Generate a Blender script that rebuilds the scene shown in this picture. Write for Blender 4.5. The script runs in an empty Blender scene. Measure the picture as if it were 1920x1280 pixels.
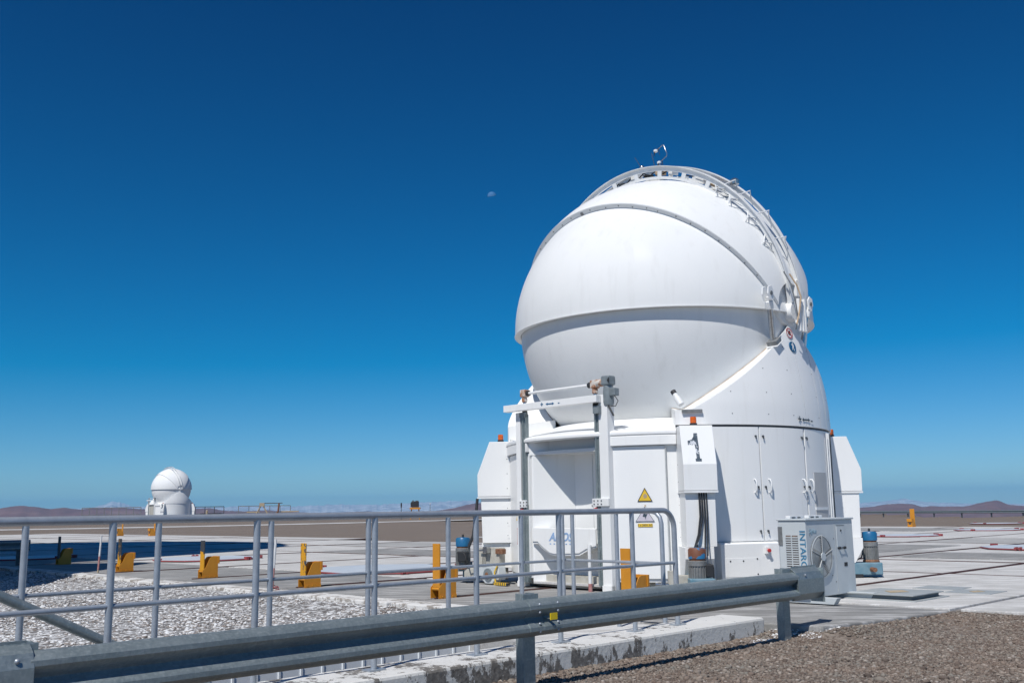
import bpy, bmesh, math, random
import numpy as np
from math import sin, cos, pi, radians, degrees, sqrt, atan2, asin, acos, hypot, tan
from mathutils import Vector, Matrix, Euler
random.seed(7); rng = np.random.default_rng(7)
S = bpy.context.scene
COL = S.collection

# ------------------------------------------------------------------ camera
PITCH = 0.16790825; ROLL = radians(0.86)
cam = bpy.data.cameras.new('camera'); camo = bpy.data.objects.new('camera', cam); COL.objects.link(camo)
cam.sensor_width = 36; cam.lens = 36 * 1867 / 1920.; cam.clip_start = 0.05; cam.clip_end = 90000
F = Vector((0, cos(PITCH), sin(PITCH))); U0 = Vector((0, -sin(PITCH), cos(PITCH)))
R = Vector((1, 0, 0)) * cos(ROLL) - U0 * sin(ROLL); U = R.cross(F)
camo.matrix_world = Matrix(((R.x, U.x, -F.x, 0), (R.y, U.y, -F.y, 0), (R.z, U.z, -F.z, 1.45), (0, 0, 0, 1)))
S.camera = camo

# ------------------------------------------------------------------ light, sky, exposure
SUN_EL = radians(53.5); SUN_AZ = atan2(-0.43, -0.90)          # azimuth measured from +Y towards +X
sdir = Vector((sin(SUN_AZ) * cos(SUN_EL), cos(SUN_AZ) * cos(SUN_EL), sin(SUN_EL)))
sun = bpy.data.lights.new('sun', 'SUN'); suno = bpy.data.objects.new('sun', sun); COL.objects.link(suno)
sun.energy = 3.45; sun.angle = radians(0.53); sun.color = (1.0, 0.965, 0.91)
suno.rotation_euler = (-sdir).to_track_quat('-Z', 'Y').to_euler(); suno.location = (-30, -40, 60)
W = bpy.data.worlds.new('World'); S.world = W; W.use_nodes = True
wn = W.node_tree; wn.nodes.clear()
sky = wn.nodes.new('ShaderNodeTexSky'); sky.sky_type = 'NISHITA'; sky.sun_disc = False
sky.sun_elevation = SUN_EL; sky.sun_rotation = SUN_AZ % (2 * pi); sky.altitude = 2600
sky.air_density = 1.0; sky.dust_density = 0.25; sky.ozone_density = 1.6
hs = wn.nodes.new('ShaderNodeHueSaturation'); hs.inputs['Saturation'].default_value = 1.28; hs.inputs['Value'].default_value = 0.92
gm = wn.nodes.new('ShaderNodeGamma'); gm.inputs['Gamma'].default_value = 1.0
bg = wn.nodes.new('ShaderNodeBackground'); bg.inputs['Strength'].default_value = 0.091
wo = wn.nodes.new('ShaderNodeOutputWorld')
wn.links.new(sky.outputs[0], hs.inputs['Color']); 
va = wn.nodes.new('ShaderNodeVectorMath'); va.operation = 'MULTIPLY_ADD'; va.inputs[1].default_value = (.632, .765, 1.02); va.inputs[2].default_value = (-.92, -.34, -.98)
vb = wn.nodes.new('ShaderNodeVectorMath'); vb.operation = 'MAXIMUM'; vb.inputs[1].default_value = (0.0, .2, .8)
wn.links.new(hs.outputs[0], va.inputs[0]); wn.links.new(va.outputs[0], vb.inputs[0]); wn.links.new(vb.outputs[0], gm.inputs['Color'])
wn.links.new(gm.outputs[0], bg.inputs[0]); wn.links.new(bg.outputs[0], wo.inputs[0])
S.view_settings.view_transform = 'Standard'; S.view_settings.look = 'None'; S.view_settings.gamma = 1
S.view_settings.exposure = 0.27; S.view_settings.use_curve_mapping = False
S.render.engine = 'CYCLES'
S.cycles.volume_bounces = 1

# ------------------------------------------------------------------ helpers
GA = radians(44.5)
D1 = Vector((cos(GA), sin(GA), 0)); D2 = Vector((sin(GA), -cos(GA), 0))
def gp(a, b, z=0.0):                      # site grid (along the tracks, across) -> world
    p = D1 * a + D2 * b; return Vector((p.x, p.y, z))

class MB:
    def __init__(s): s.v = []; s.f = []
    def add(s, vs, fs, M=None):
        o = len(s.v)
        s.v += [tuple(M @ Vector(p)) if M is not None else tuple(p) for p in vs]
        s.f += [tuple(o + i for i in f) for f in fs]; return s
    def box(s, x0, x1, y0, y1, z0, z1, M=None):
        v = [(x, y, z) for z in (z0, z1) for y in (y0, y1) for x in (x0, x1)]
        return s.add(v, [(0, 2, 3, 1), (4, 5, 7, 6), (0, 1, 5, 4), (2, 6, 7, 3), (0, 4, 6, 2), (1, 3, 7, 5)], M)
    def prism(s, poly, a, b, axis='y', M=None):   # polygon extruded along an axis
        n = len(poly)
        def P(p, t): return {'y': (p[0], t, p[1]), 'x': (t, p[0], p[1]), 'z': (p[0], p[1], t)}[axis]
        v = [P(p, a) for p in poly] + [P(p, b) for p in poly]
        f = [tuple(range(n)), tuple(range(2 * n - 1, n - 1, -1))] + [(i, i + n, (i + 1) % n + n, (i + 1) % n) for i in range(n)]
        return s.add(v, f, M)
    def tube(s, pts, r, n=10, caps=True, r2=None):
        pts = [Vector(p) for p in pts]; rings = []; up = None
        for i, p in enumerate(pts):
            d = (pts[min(i + 1, len(pts) - 1)] - pts[max(i - 1, 0)]).normalized()
            if up is None:
                up = Vector((0, 0, 1)) if abs(d.z) < .9 else Vector((1, 0, 0))
            a = d.cross(up).normalized(); b = a.cross(d).normalized(); up = b
            rr = r if r2 is None else r + (r2 - r) * i / (len(pts) - 1)
            rings.append([p + a * rr * cos(2 * pi * k / n) + b * rr * sin(2 * pi * k / n) for k in range(n)])
        v = [q for g in rings for q in g]; f = []
        for i in range(len(pts) - 1):
            for k in range(n): f.append((i * n + k, i * n + (k + 1) % n, (i + 1) * n + (k + 1) % n, (i + 1) * n + k))
        if caps: f += [tuple(range(n - 1, -1, -1)), tuple(range((len(pts) - 1) * n, len(pts) * n))]
        return s.add(v, f)
    def cyl(s, p, q, r, n=16, r2=None): return s.tube([p, q], r, n, True, r2)
    def lathe(s, prof, p=(0, 0, 0), n=20, M=None):     # profile of (r, z)
        v = []; f = []
        for r, z in prof:
            for k in range(n): v.append((p[0] + r * cos(2 * pi * k / n), p[1] + r * sin(2 * pi * k / n), p[2] + z))
        m = len(prof)
        for i in range(m - 1):
            for k in range(n): f.append((i * n + k, i * n + (k + 1) % n, (i + 1) * n + (k + 1) % n, (i + 1) * n + k))
        f += [tuple(range(n - 1, -1, -1)), tuple(range((m - 1) * n, m * n))]
        return s.add(v, f, M)
    def grid(s, fn, nu, nv, flip=False):
        o = len(s.v)
        for i in range(nu + 1):
            for j in range(nv + 1): s.v.append(tuple(fn(i / nu, j / nv)))
        for i in range(nu):
            for j in range(nv):
                a = o + i * (nv + 1) + j; q = (a, a + nv + 1, a + nv + 2, a + 1)
                s.f.append(q[::-1] if flip else q)
        return s
    def shell(s, fn, nu, nv):                # closed thick patch: fn(u, v, t) with t = 0 inner, 1 outer
        def g(t, flip): s.grid(lambda u, v: fn(u, v, t), nu, nv, flip)
        g(1, False); g(0, True)
        s.grid(lambda u, v: fn(0, v, u), 1, nv); s.grid(lambda u, v: fn(1, v, u), 1, nv, True)
        s.grid(lambda u, v: fn(v, 0, u), 1, nu, True); s.grid(lambda u, v: fn(v, 1, u), 1, nu)
        return s
    def arcpanel(s, r, a0, a1, z0, z1, th, n=None, r_top=None):   # curved panel round local z
        n = n or max(2, int(abs(a1 - a0) / 2.5)); rt = r if r_top is None else r_top
        def fn(u, v, t):
            a = radians(a0 + (a1 - a0) * u); rr = r + (rt - r) * v - th * (1 - t)
            return (rr * cos(a), rr * sin(a), z0 + (z1 - z0) * v)
        return s.shell(fn, n, 1)
    def make(s, name, mat, parent=None, smooth=None, bevel=0, loc=None, weld=True):
        me = bpy.data.meshes.new(name); me.from_pydata(s.v, [], s.f)
        bm = bmesh.new(); bm.from_mesh(me)
        if weld: bmesh.ops.remove_doubles(bm, verts=bm.verts, dist=1e-5)
        bmesh.ops.recalc_face_normals(bm, faces=bm.faces); bm.to_mesh(me); bm.free()
        me.materials.append(mat)
        if smooth:
            for p in me.polygons: p.use_smooth = True
            me.set_sharp_from_angle(angle=radians(smooth))
        o = bpy.data.objects.new(name, me); COL.objects.link(o)
        if parent: o.parent = parent
        if loc is not None: o.location = loc
        if bevel:
            b = o.modifiers.new('bevel', 'BEVEL'); b.width = bevel; b.segments = 2; b.limit_method = 'ANGLE'; b.angle_limit = radians(50)
        return o
def tag(o, label=None, cat=None, group=None, kind=None):
    if label: o['label'] = label
    if cat: o['category'] = cat
    if group: o['group'] = group
    if kind: o['kind'] = kind
    return o
def thing(name, label, cat, loc=(0, 0, 0), rz=0, group=None):
    o = bpy.data.objects.new(name, None); COL.objects.link(o); o.location = loc; o.rotation_euler = (0, 0, rz)
    o.empty_display_size = .2
    return tag(o, label, cat, group)
def kids(o): return [c for c in bpy.data.objects if c.parent == o]
def copy_tree(o, parent=None):
    c = o.copy(); COL.objects.link(c); c.parent = parent
    for k in kids(o): copy_tree(k, c)
    return c
def text(s, name, size, origin, xd, yd, mat, parent=None, depth=.002, shear=0, bold=0, stretch=1.0):
    cu = bpy.data.curves.new('t', 'FONT'); cu.body = s; cu.size = size; cu.extrude = depth; cu.shear = shear
    cu.align_x = 'CENTER'; cu.align_y = 'CENTER'; cu.offset = bold; cu.resolution_u = 3
    t = bpy.data.objects.new('t', cu); COL.objects.link(t)
    dg = bpy.context.evaluated_depsgraph_get(); dg.update()
    me = bpy.data.meshes.new_from_object(t.evaluated_get(dg)); bpy.data.objects.remove(t)
    x = Vector(xd).normalized(); y = Vector(yd).normalized(); n = x.cross(y).normalized(); y = n.cross(x)
    x = x * stretch
    M = Matrix(((x.x, y.x, n.x, origin[0]), (x.y, y.y, n.y, origin[1]), (x.z, y.z, n.z, origin[2]), (0, 0, 0, 1)))
    me.transform(M); me.materials.clear(); me.materials.append(mat)
    o = bpy.data.objects.new(name, me); COL.objects.link(o)
    if parent: o.parent = parent
    return o

# ------------------------------------------------------------------ materials
class Nt:
    def __init__(s, name):
        s.m = bpy.data.materials.new(name); s.m.use_nodes = True; s.t = s.m.node_tree
        s.b = s.t.nodes['Principled BSDF']; s.o = s.t.nodes['Material Output']
        s.tc = s.n('ShaderNodeTexCoord')
    def n(s, k, **kw):
        x = s.t.nodes.new(k)
        for a, b in kw.items(): setattr(x, a, b)
        return x
    def l(s, a, b): s.t.links.new(a, b)
    def mapping(s, scale=(1, 1, 1), rot=(0, 0, 0), coord='Object'):
        mp = s.n('ShaderNodeMapping'); mp.inputs['Scale'].default_value = scale; mp.inputs['Rotation'].default_value = rot
        s.l(s.tc.outputs[coord], mp.inputs['Vector']); return mp.outputs[0]
    def noise(s, scale, detail=4, rough=.55, vec=None, dist=0):
        x = s.n('ShaderNodeTexNoise'); x.inputs['Scale'].default_value = scale; x.inputs['Detail'].default_value = detail
        x.inputs['Roughness'].default_value = rough; x.inputs['Distortion'].default_value = dist
        s.l(vec if vec is not None else s.mapping(), x.inputs['Vector']); return x.outputs[0]
    def ramp(s, fac, stops, interp='LINEAR'):
        r = s.n('ShaderNodeValToRGB'); r.color_ramp.interpolation = interp
        e = r.color_ramp.elements
        while len(e) < len(stops): e.new(.5)
        for i, (p, c) in enumerate(stops):
            e[i].position = p; e[i].color = (*c, 1) if len(c) == 3 else c
        s.l(fac, r.inputs[0]); return r.outputs[0]
    def mix(s, fac, a, b, mode='MIX'):
        x = s.n('ShaderNodeMix', data_type='RGBA', blend_type=mode)
        if isinstance(fac, (int, float)): x.inputs[0].default_value = fac
        else: s.l(fac, x.inputs[0])
        for v, i in ((a, 6), (b, 7)):
            if isinstance(v, tuple): x.inputs[i].default_value = (*v, 1)
            else: s.l(v, x.inputs[i])
        return x.outputs[2]
    def bump(s, h, strength=.3, dist=.01):
        b = s.n('ShaderNodeBump'); b.inputs['Strength'].default_value = strength; b.inputs['Distance'].default_value = dist
        s.l(h, b.inputs['Height']); s.l(b.outputs[0], s.b.inputs['Normal'])
    def base(s, c, rough=.5, metal=0, spec=.5):
        if isinstance(c, tuple): s.b.inputs['Base Color'].default_value = (*c, 1)
        else: s.l(c, s.b.inputs['Base Color'])
        s.b.inputs['Metallic'].default_value = metal; s.b.inputs['Specular IOR Level'].default_value = spec
        if isinstance(rough, (int, float)): s.b.inputs['Roughness'].default_value = rough
        else: s.l(rough, s.b.inputs['Roughness'])
        return s
def simple(name, c, c2=None, rough=.5, metal=0, scale=8, bump=0, spec=.5, lo=.35, hi=.7):
    k = Nt(name)
    if c2 is None: c2 = tuple(x * .8 for x in c)
    f = k.noise(scale)
    k.base(k.ramp(f, [(lo, c), (hi, c2)]), rough, metal, spec)
    if bump: k.bump(k.noise(scale * 6), bump, .004)
    return k.m
M = {}
k = Nt('white_paint')
a = k.noise(.9, 5, .6, k.mapping((1, 1, .35))); bb = k.noise(7, 3, .5, k.mapping((1, 1, .08)))
c = k.ramp(a, [(.35, (.835, .84, .835)), (.75, (.79, .80, .795))])
c = k.mix(k.ramp(bb, [(.60, (0, 0, 0)), (.85, (.28, .28, .28))]), c, (.60, .58, .54))
k.base(c, .36, 0, .22); k.bump(k.noise(1.1, 2), .08, .05); M['white'] = k.m
k = Nt('dome_paint')
a = k.noise(.8, 5, .6); bb = k.noise(5, 4, .6, k.mapping((1.2, 1.2, .12)))
c = k.ramp(a, [(.35, (.79, .80, .80)), (.75, (.755, .77, .77))])
c = k.mix(k.ramp(bb, [(.54, (0, 0, 0)), (.80, (.36, .36, .36))]), c, (.62, .62, .61))
k.base(c, k.ramp(a, [(.3, (.28,) * 3), (.8, (.36,) * 3)]), 0, .02); k.bump(k.noise(.9, 2), .06, .05); M['dome'] = k.m
M['white_rail'] = simple('white_metal', (.80, .81, .81), (.72, .73, .73), .35, 0, 5)
M['seal'] = simple('sealant', (.52, .40, .29), (.66, .58, .48), .8, 0, 6)
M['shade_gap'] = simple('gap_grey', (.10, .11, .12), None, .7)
k = Nt('galvanised')
n1 = k.noise(3.2, 6, .65); n2 = k.noise(38, 3, .6); vo = k.n('ShaderNodeTexVoronoi'); vo.inputs['Scale'].default_value = 55
k.l(k.mapping((1, 1, .5)), vo.inputs['Vector'])
c = k.ramp(n1, [(.3, (.23, .28, .29)), (.7, (.33, .385, .395))])
c = k.mix(k.ramp(n2, [(.45, (0, 0, 0)), (.75, (.6, .6, .6))]), c, (.42, .47, .48))
c = k.mix(k.ramp(k.noise(11, 6, .7, k.mapping((.6, 1, 2.2), (0, .5, 0)), 1.2), [(.55, (0, 0, 0)), (.68, (.55,) * 3)]), c, (.50, .55, .55))
c = k.mix(k.ramp(vo.outputs['Color'], [(.2, (0, 0, 0)), (.9, (.35,) * 3)]), c, (.20, .24, .26))
k.base(c, k.ramp(n2, [(.3, (.40,) * 3), (.8, (.58,) * 3)]), .55, .5); k.bump(n2, .12, .003); M['galv'] = k.m
k = Nt('galvanised_tube')
n1 = k.noise(9, 5, .6); n2 = k.noise(60, 2, .6)
c = k.ramp(n1, [(.3, (.36, .40, .45)), (.75, (.47, .51, .56))]); c = k.mix(k.ramp(n2, [(.5, (0, 0, 0)), (.8, (.5,) * 3)]), c, (.30, .33, .38))
k.base(c, .42, .45, .5); k.bump(n2, .15, .002); M['tube'] = k.m
k = Nt('yellow_paint')
c = k.ramp(k.noise(4), [(.3, (.64, .275, .022)), (.75, (.55, .225, .018))])
k.base(c, .45); M['yellow'] = k.m
k = Nt('yellow_chipped')
n = k.noise(7, 5, .6, k.mapping((1.4, 1.4, .8)))
sp = k.n('ShaderNodeSeparateXYZ'); k.l(k.tc.outputs['Object'], sp.inputs[0])
ad = k.n('ShaderNodeMath', operation='MULTIPLY_ADD'); k.l(sp.outputs[2], ad.inputs[0]); ad.inputs[1].default_value = .22; k.l(n, ad.inputs[2])
c = k.mix(k.ramp(ad.outputs[0], [(.575, (0, 0, 0)), (.585, (1, 1, 1))]), (.68, .33, .015), (.055, .058, .065)); k.base(c, .5); M['chipped'] = k.m
k = Nt('yellow_worn')
n = k.noise(9, 5, .65, k.mapping((1.2, 1.2, .7)))
c = k.mix(k.ramp(n, [(.535, (0, 0, 0)), (.55, (1, 1, 1))]), (.68, .33, .015), (.075, .08, .09)); k.base(c, .5); M['worn'] = k.m
k = Nt('yellow_black_top')
n = k.noise(8, 5, .6); sp = k.n('ShaderNodeSeparateXYZ'); k.l(k.tc.outputs['Object'], sp.inputs[0])
ad = k.n('ShaderNodeMath', operation='MULTIPLY_ADD'); k.l(n, ad.inputs[0]); ad.inputs[1].default_value = .35; k.l(sp.outputs[2], ad.inputs[2])
k.base(k.mix(k.ramp(ad.outputs[0], [(.83, (0, 0, 0)), (.84, (1, 1, 1))]), (.68, .33, .015), (.055, .058, .065)), .5); M['blacktop'] = k.m
M['rust'] = simple('rust', (.17, .065, .035), (.30, .17, .10), .85, .1, 14, .3)
k = Nt('rail_steel'); k.base(k.ramp(k.noise(5), [(.35, (.060, .024, .020)), (.7, (.12, .055, .042))]), .7, .2); M['rail'] = k.m
M['rustpaint'] = simple('flaking_paint_metal', (.62, .58, .53), (.33, .15, .075), .7, 0, 9, .2, lo=.42, hi=.56)
M['blue_cap'] = simple('blue_paint', (.012, .115, .27), (.02, .15, .30), .4)
k = Nt('rusty_blue_paint')
c = k.mix(k.ramp(k.noise(4.5, 4), [(.40, (0, 0, 0)), (.43, (1, 1, 1))]), (.02, .17, .36), (.17, .065, .035)); k.base(c, .6); M['blue_rust'] = k.m
M['teal'] = simple('grey_blue_paint', (.115, .235, .31), (.20, .30, .36), .5, 0, 7, .15)
M['motor_grey'] = simple('motor_grey', (.17, .18, .185), (.26, .265, .265), .5, .2, 10, .2)
M['gear_grey'] = simple('gear_grey', (.23, .27, .29), (.17, .20, .215), .5, .1, 10)
M['cream'] = simple('cream_casting', (.50, .49, .44), (.38, .36, .31), .7, 0, 6, .1)
M['black'] = simple('black_rubber', (.018, .02, .024), (.03, .032, .036), .6)
M['steel'] = simple('bright_steel', (.50, .52, .54), (.40, .42, .44), .25, .9, 12)
M['dark_steel'] = simple('dark_steel', (.085, .095, .105), (.14, .15, .16), .5, .5, 12)
M['ac'] = simple('light_grey_casing', (.56, .60, .615), (.50, .54, .56), .45, 0, 3)
M['ac_dark'] = simple('coil_dark', (.045, .045, .05), (.10, .085, .075), .6, 0, 30)
M['ac_coil'] = simple('coil_fins', (.30, .23, .19), (.12, .10, .10), .6, .2, 40)
M['grille'] = simple('grille_grey', (.40, .42, .43), (.50, .52, .52), .5, .1, 8)
M['ink_blue'] = simple('blue_lettering', (.05, .24, .42), None, .5)
M['ink_pale'] = simple('pale_blue_lettering', (.34, .50, .60), None, .5)
M['ink_amos'] = simple('logo_blue', (.30, .46, .72), None, .5)
M['ink_dark'] = simple('dark_lettering', (.05, .075, .10), None, .5)
k = Nt('flaking_mirror_lettering')
c = k.ramp(k.noise(11, 4, .6, k.mapping((1, 1, .7))), [(.40, (.06, .085, .11)), (.47, (.10, .13, .16)), (.56, (.13, .16, .19)), (.58, (.70, .72, .74))], 'CONSTANT')
k.base(c, .3, .3); M['one'] = k.m
M['sign_yellow'] = simple('sign_yellow', (.75, .50, .03), (.68, .44, .04), .5)
M['sign_black'] = simple('sign_black', (.04, .04, .04), None, .5)
M['sign_red'] = simple('sign_red', (.50, .035, .04), None, .5)
M['sign_blue'] = simple('sign_blue', (.01, .12, .26), None, .5)
M['sign_pale'] = simple('faded_sign', (.60, .57, .62), (.50, .46, .55), .6)
M['sign_white'] = simple('sign_white', (.8, .8, .8), None, .5)
k = Nt('amber_lens'); k.base((.85, .16, .01), .15); k.b.inputs['Transmission Weight'].default_value = .35; k.b.inputs['Coat Weight'].default_value = .6; M['amber'] = k.m
M['red'] = simple('red_paint', (.55, .03, .03), (.42, .03, .03), .45)
M['red_rim'] = simple('dull_red_paint', (.34, .06, .07), (.22, .06, .065), .6, 0, 5)
M['lid'] = simple('pale_lid_paint', (.56, .61, .66), (.50, .55, .61), .5, 0, 2)
M['pole_white'] = simple('pole_white', (.72, .73, .74), (.60, .60, .6), .5, 0, 12)
M['pole_red'] = simple('pole_red', (.36, .12, .12), (.5, .3, .28), .6, 0, 12)
M['timber'] = simple('bare_wood', (.44, .36, .25), (.36, .28, .18), .8, 0, 12)
M['hatch'] = simple('hatch_grey_green', (.37, .395, .40), (.31, .335, .34), .6, 0, 3)
M['clad'] = simple('cladding_sheet', (.80, .84, .87), (.76, .80, .84), .45, 0, 2)
M['hatch_rim'] = simple('hatch_steel', (.16, .19, .21), (.10, .12, .14), .6, .3, 3)
M['hose_tan'] = simple('tan_cable_wrap', (.58, .43, .29), (.45, .32, .20), .7, 0, 10)
M['reflector'] = simple('yellow_reflector', (.80, .58, .01), (.70, .50, .01), .35)
k = Nt('louvre_mesh')
w = k.n('ShaderNodeTexChecker'); w.inputs['Scale'].default_value = 60; k.l(k.mapping((1, 1, 1)), w.inputs['Vector'])
k.base(k.mix(w.outputs['Fac'], (.42, .42, .42), (.56, .56, .555)), .6); M['mesh'] = k.m
k = Nt('hazard_tape')
w = k.n('ShaderNodeTexWave'); w.inputs['Scale'].default_value = 6; k.l(k.mapping((1, 1, 1)), w.inputs['Vector'])
k.base(k.ramp(w.outputs['Fac'], [(.48, (.05, .05, .05)), (.52, (.8, .5, .02))]), .6); M['hazard'] = k.m

def concrete(name, lo, hi, salt, stain, saltc=(.66, .655, .645)):
    k = Nt(name)
    v = k.mapping((1, 1, 1), (0, 0, GA)); vs = k.mapping((.35, 2.2, 1), (0, 0, radians(5)))
    a = k.noise(.55, 7, .62, v); b2 = k.noise(2.6, 8, .68, vs, .4); c3 = k.noise(30, 4, .6, v)
    c = k.ramp(a, [(.32, lo), (.68, hi)])
    c = k.mix(k.ramp(b2, [(salt, (0, 0, 0)), (salt + .13, (.9,) * 3)]), c, saltc)
    c = k.mix(k.ramp(k.noise(1.4, 6, .7, vs), [(.56, (0, 0, 0)), (.72, (stain,) * 3)]), c, (.20, .195, .185))
    c = k.mix(k.ramp(c3, [(.3, (.22,) * 3), (.7, (0, 0, 0))]), c, (.16, .155, .15))
    k.base(c, .85, 0, .3); k.bump(k.mix(.5, b2, c3), .35, .012); return k.m
M['conc_light'] = concrete('salt_white_concrete', (.44, .435, .42), (.60, .592, .58), .47, .35, (.74, .735, .725))
M['conc_mid'] = concrete('grey_concrete', (.33, .33, .32), (.47, .465, .455), .53, .5)
M['conc_dark'] = concrete('dark_grey_concrete', (.20, .20, .198), (.30, .298, .29), .49, .45, (.52, .515, .51))
M['joint'] = simple('joint_dirt', (.12, .105, .095), (.28, .26, .24), .95, 0, 3)
k = Nt('peeling_whitewash')
v = k.mapping((1, 1, .55)); n = k.noise(6.5, 10, .76, v, .15); n0 = k.noise(1.1, 3, .5, v)
sp = k.n('ShaderNodeSeparateXYZ'); k.l(k.tc.outputs['Object'], sp.inputs[0])
m1 = k.n('ShaderNodeMath', operation='MULTIPLY_ADD'); k.l(n0, m1.inputs[0]); m1.inputs[1].default_value = .55; k.l(n, m1.inputs[2])
m2 = k.n('ShaderNodeMath', operation='MULTIPLY_ADD'); k.l(sp.outputs[2], m2.inputs[0]); m2.inputs[1].default_value = -.50; k.l(m1.outputs[0], m2.inputs[2])
m3 = k.n('ShaderNodeMath', operation='MULTIPLY_ADD'); k.l(sp.outputs[0], m3.inputs[0]); m3.inputs[1].default_value = -.013; k.l(m2.outputs[0], m3.inputs[2])
c = k.mix(k.ramp(m3.outputs[0], [(.700, (0, 0, 0)), (.713, (1, 1, 1))]), k.ramp(n0, [(.3, (.70, .70, .69)), (.7, (.60, .60, .59))]), k.ramp(k.noise(22, 5), [(.3, (.10, .093, .088)), (.7, (.26, .245, .23))]))
k.base(c, .85, 0, .3); k.bump(k.mix(.5, m3.outputs[0], k.noise(26, 4)), .5, .02); M['peel'] = k.m
k = Nt('kerb_white')
n = k.noise(3.5, 8, .7)
c = k.mix(k.ramp(n, [(.50, (0, 0, 0)), (.56, (1, 1, 1))]), (.66, .655, .64), (.30, .275, .25)); k.base(c, .9, 0, .3); k.bump(n, .5, .02); M['kerb'] = k.m
def gravel_mat(name, a, b, c_, scale):
    k = Nt(name); vo = k.n('ShaderNodeTexVoronoi'); vo.inputs['Scale'].default_value = scale; k.l(k.mapping(), vo.inputs['Vector'])
    big = k.noise(.16, 5, .6)
    c = k.ramp(vo.outputs['Color'], [(.15, a), (.5, b), (.9, c_)])
    c = k.mix(k.ramp(big, [(.35, (.0,) * 3), (.7, (.35,) * 3)]), c, tuple(x * .72 for x in b))
    k.base(c, .95, 0, .2); k.bump(vo.outputs['Distance'], .7, .02); return k.m
M['gravel'] = gravel_mat('brown_gravel', (.13, .105, .088), (.21, .172, .145), (.29, .25, .215), 26)
def islands(name, stops, rough=.9):
    k = Nt(name); g = k.n('ShaderNodeNewGeometry')
    c = k.ramp(g.outputs['Random Per Island'], stops)
    c = k.mix(k.ramp(k.noise(.9, 5, .65), [(.40, (0, 0, 0)), (.70, (.5,) * 3)]), c, (.23, .155, .115)); c = k.mix(k.ramp(k.noise(45, 3), [(.4, (0, 0, 0)), (.8, (.4,) * 3)]), c, (.11, .092, .082)); k.base(c, rough, 0, .3); return k.m
M['stones'] = islands('gravel_stones', [(0, (.075, .060, .052)), (.3, (.165, .134, .112)), (.6, (.245, .205, .172)), (.8, (.215, .207, .184)), (.93, (.33, .28, .235)), (1, (.42, .385, .35))])
k = Nt('snow_dusted_gravel')
n = k.noise(9, 6, .7); c = k.mix(k.ramp(n, [(.46, (0, 0, 0)), (.58, (1, 1, 1))]), (.13, .12, .115), (.66, .67, .68)); k.base(c, .9, 0, .3); k.bump(n, .8, .04); M['snowbed'] = k.m
k = Nt('snow_dusted_stones'); g = k.n('ShaderNodeNewGeometry'); sp = k.n('ShaderNodeSeparateXYZ'); k.l(g.outputs['Normal'], sp.inputs[0])
ad = k.n('ShaderNodeMath', operation='MULTIPLY_ADD'); k.l(g.outputs['Random Per Island'], ad.inputs[0]); ad.inputs[1].default_value = -1.0; k.l(sp.outputs[2], ad.inputs[2])
st = k.ramp(g.outputs['Random Per Island'], [(0, (.26, .22, .20)), (.5, (.34, .30, .27)), (1, (.20, .17, .155))])
c = k.mix(k.ramp(ad.outputs[0], [(-.0 + .02, (0, 0, 0)), (.12, (1, 1, 1))]), st, (.70, .71, .72)); k.base(c, .85, 0, .3); M['snowstones'] = k.m
k = Nt('desert_hills')
v = k.mapping((.0011, .0011, .003)); n = k.noise(2.2, 9, .62, v, .3)
c = k.ramp(n, [(.3, (.14, .080, .078)), (.55, (.20, .118, .11)), (.75, (.26, .17, .155))])
c = k.mix(k.ramp(k.noise(9, 6, .6, v), [(.45, (0, 0, 0)), (.7, (.45,) * 3)]), c, (.10, .05, .048)); k.base(c, .95, 0, .1); M['hills'] = k.m
k = Nt('snowy_mountains')
v = k.mapping((.0009, .0009, .0014)); n = k.noise(4, 10, .72, v, .3)
c = k.mix(k.ramp(n, [(.44, (0, 0, 0)), (.58, (1, 1, 1))]), (.34, .33, .36), (.66, .67, .70)); k.base(c, .95, 0, .1); M['andes'] = k.m

# ------------------------------------------------------------------ SETTING
# terrain: one sheet over a rectilinear grid (site directions), gently rough, falling away beyond the plateau
def plateau_r(az):                                   # distance of the plateau edge by azimuth (deg from +Y, clockwise)
    pts = [(-180, 120), (-60, 150), (-30, 215), (-10, 230), (5, 220), (17, 190), (20, 172), (24, 134), (28, 112), (60, 90), (180, 120)]
    for (a, r), (b, s_) in zip(pts, pts[1:]):
        if a <= az <= b: return r + (s_ - r) * (az - a) / (b - a)
    return 120
def terr_z(x, y):
    d = hypot(x, y); e = plateau_r(degrees(atan2(x, y)))
    z = -.15
    if x < 0: q = max(0, min(1, (d - 104) / 30)); z += .60 * q * q * (3 - 2 * q)
    if d < e: z += .25 * max(0, (d - e + 22) / 22) ** 1.5 * (1 if x > 0 else .3)
    else:
        t = d - e
        z = -.15 + (.25 if x > 0 else .675) - min(250, t * .32 + t * t * .0012) + (8 * sin(x * .004) * cos(y * .005) if t > 400 else 0)
    return z
def near_h(a, b):                                     # gravel heaped towards the platform edges
    h = 0.0
    def sm(t): t = max(0, min(1, t)); return t * t * (3 - 2 * t)
    if b > -7.08:
        if 11.0 < a <= 14.4:
            e = -6.42 + (a - 11.62) * .165 if a > 11.6 else -6.9
            h = max(h, .095 * sm(1 - (b - e) / 1.1) * sm((a - 11.0) / .9))
        if b > -6.0 and a <= 14.45: h = max(h, .125 * sm(1 - (14.4 - a) / 1.6))
    elif b < -9.3 and 6 < a < 10.7: h = .085 * sm(1 - (10.2 - a) / 1.3)
    return h
def lines(spec):
    out = []
    for a, b, st in spec:
        n = max(1, round((b - a) / st)); out += [a + (b - a) * i / n for i in range(n)]
    return out + [spec[-1][1]]
T1 = (-12.0, 8.35); T2 = (-9.3, -7.75)            # stair pit in grid coordinates
far1 = [300, 420, 600, 900, 1400, 2200, 3500, 5500, 8500, 13000, 20000, 32000]
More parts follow.
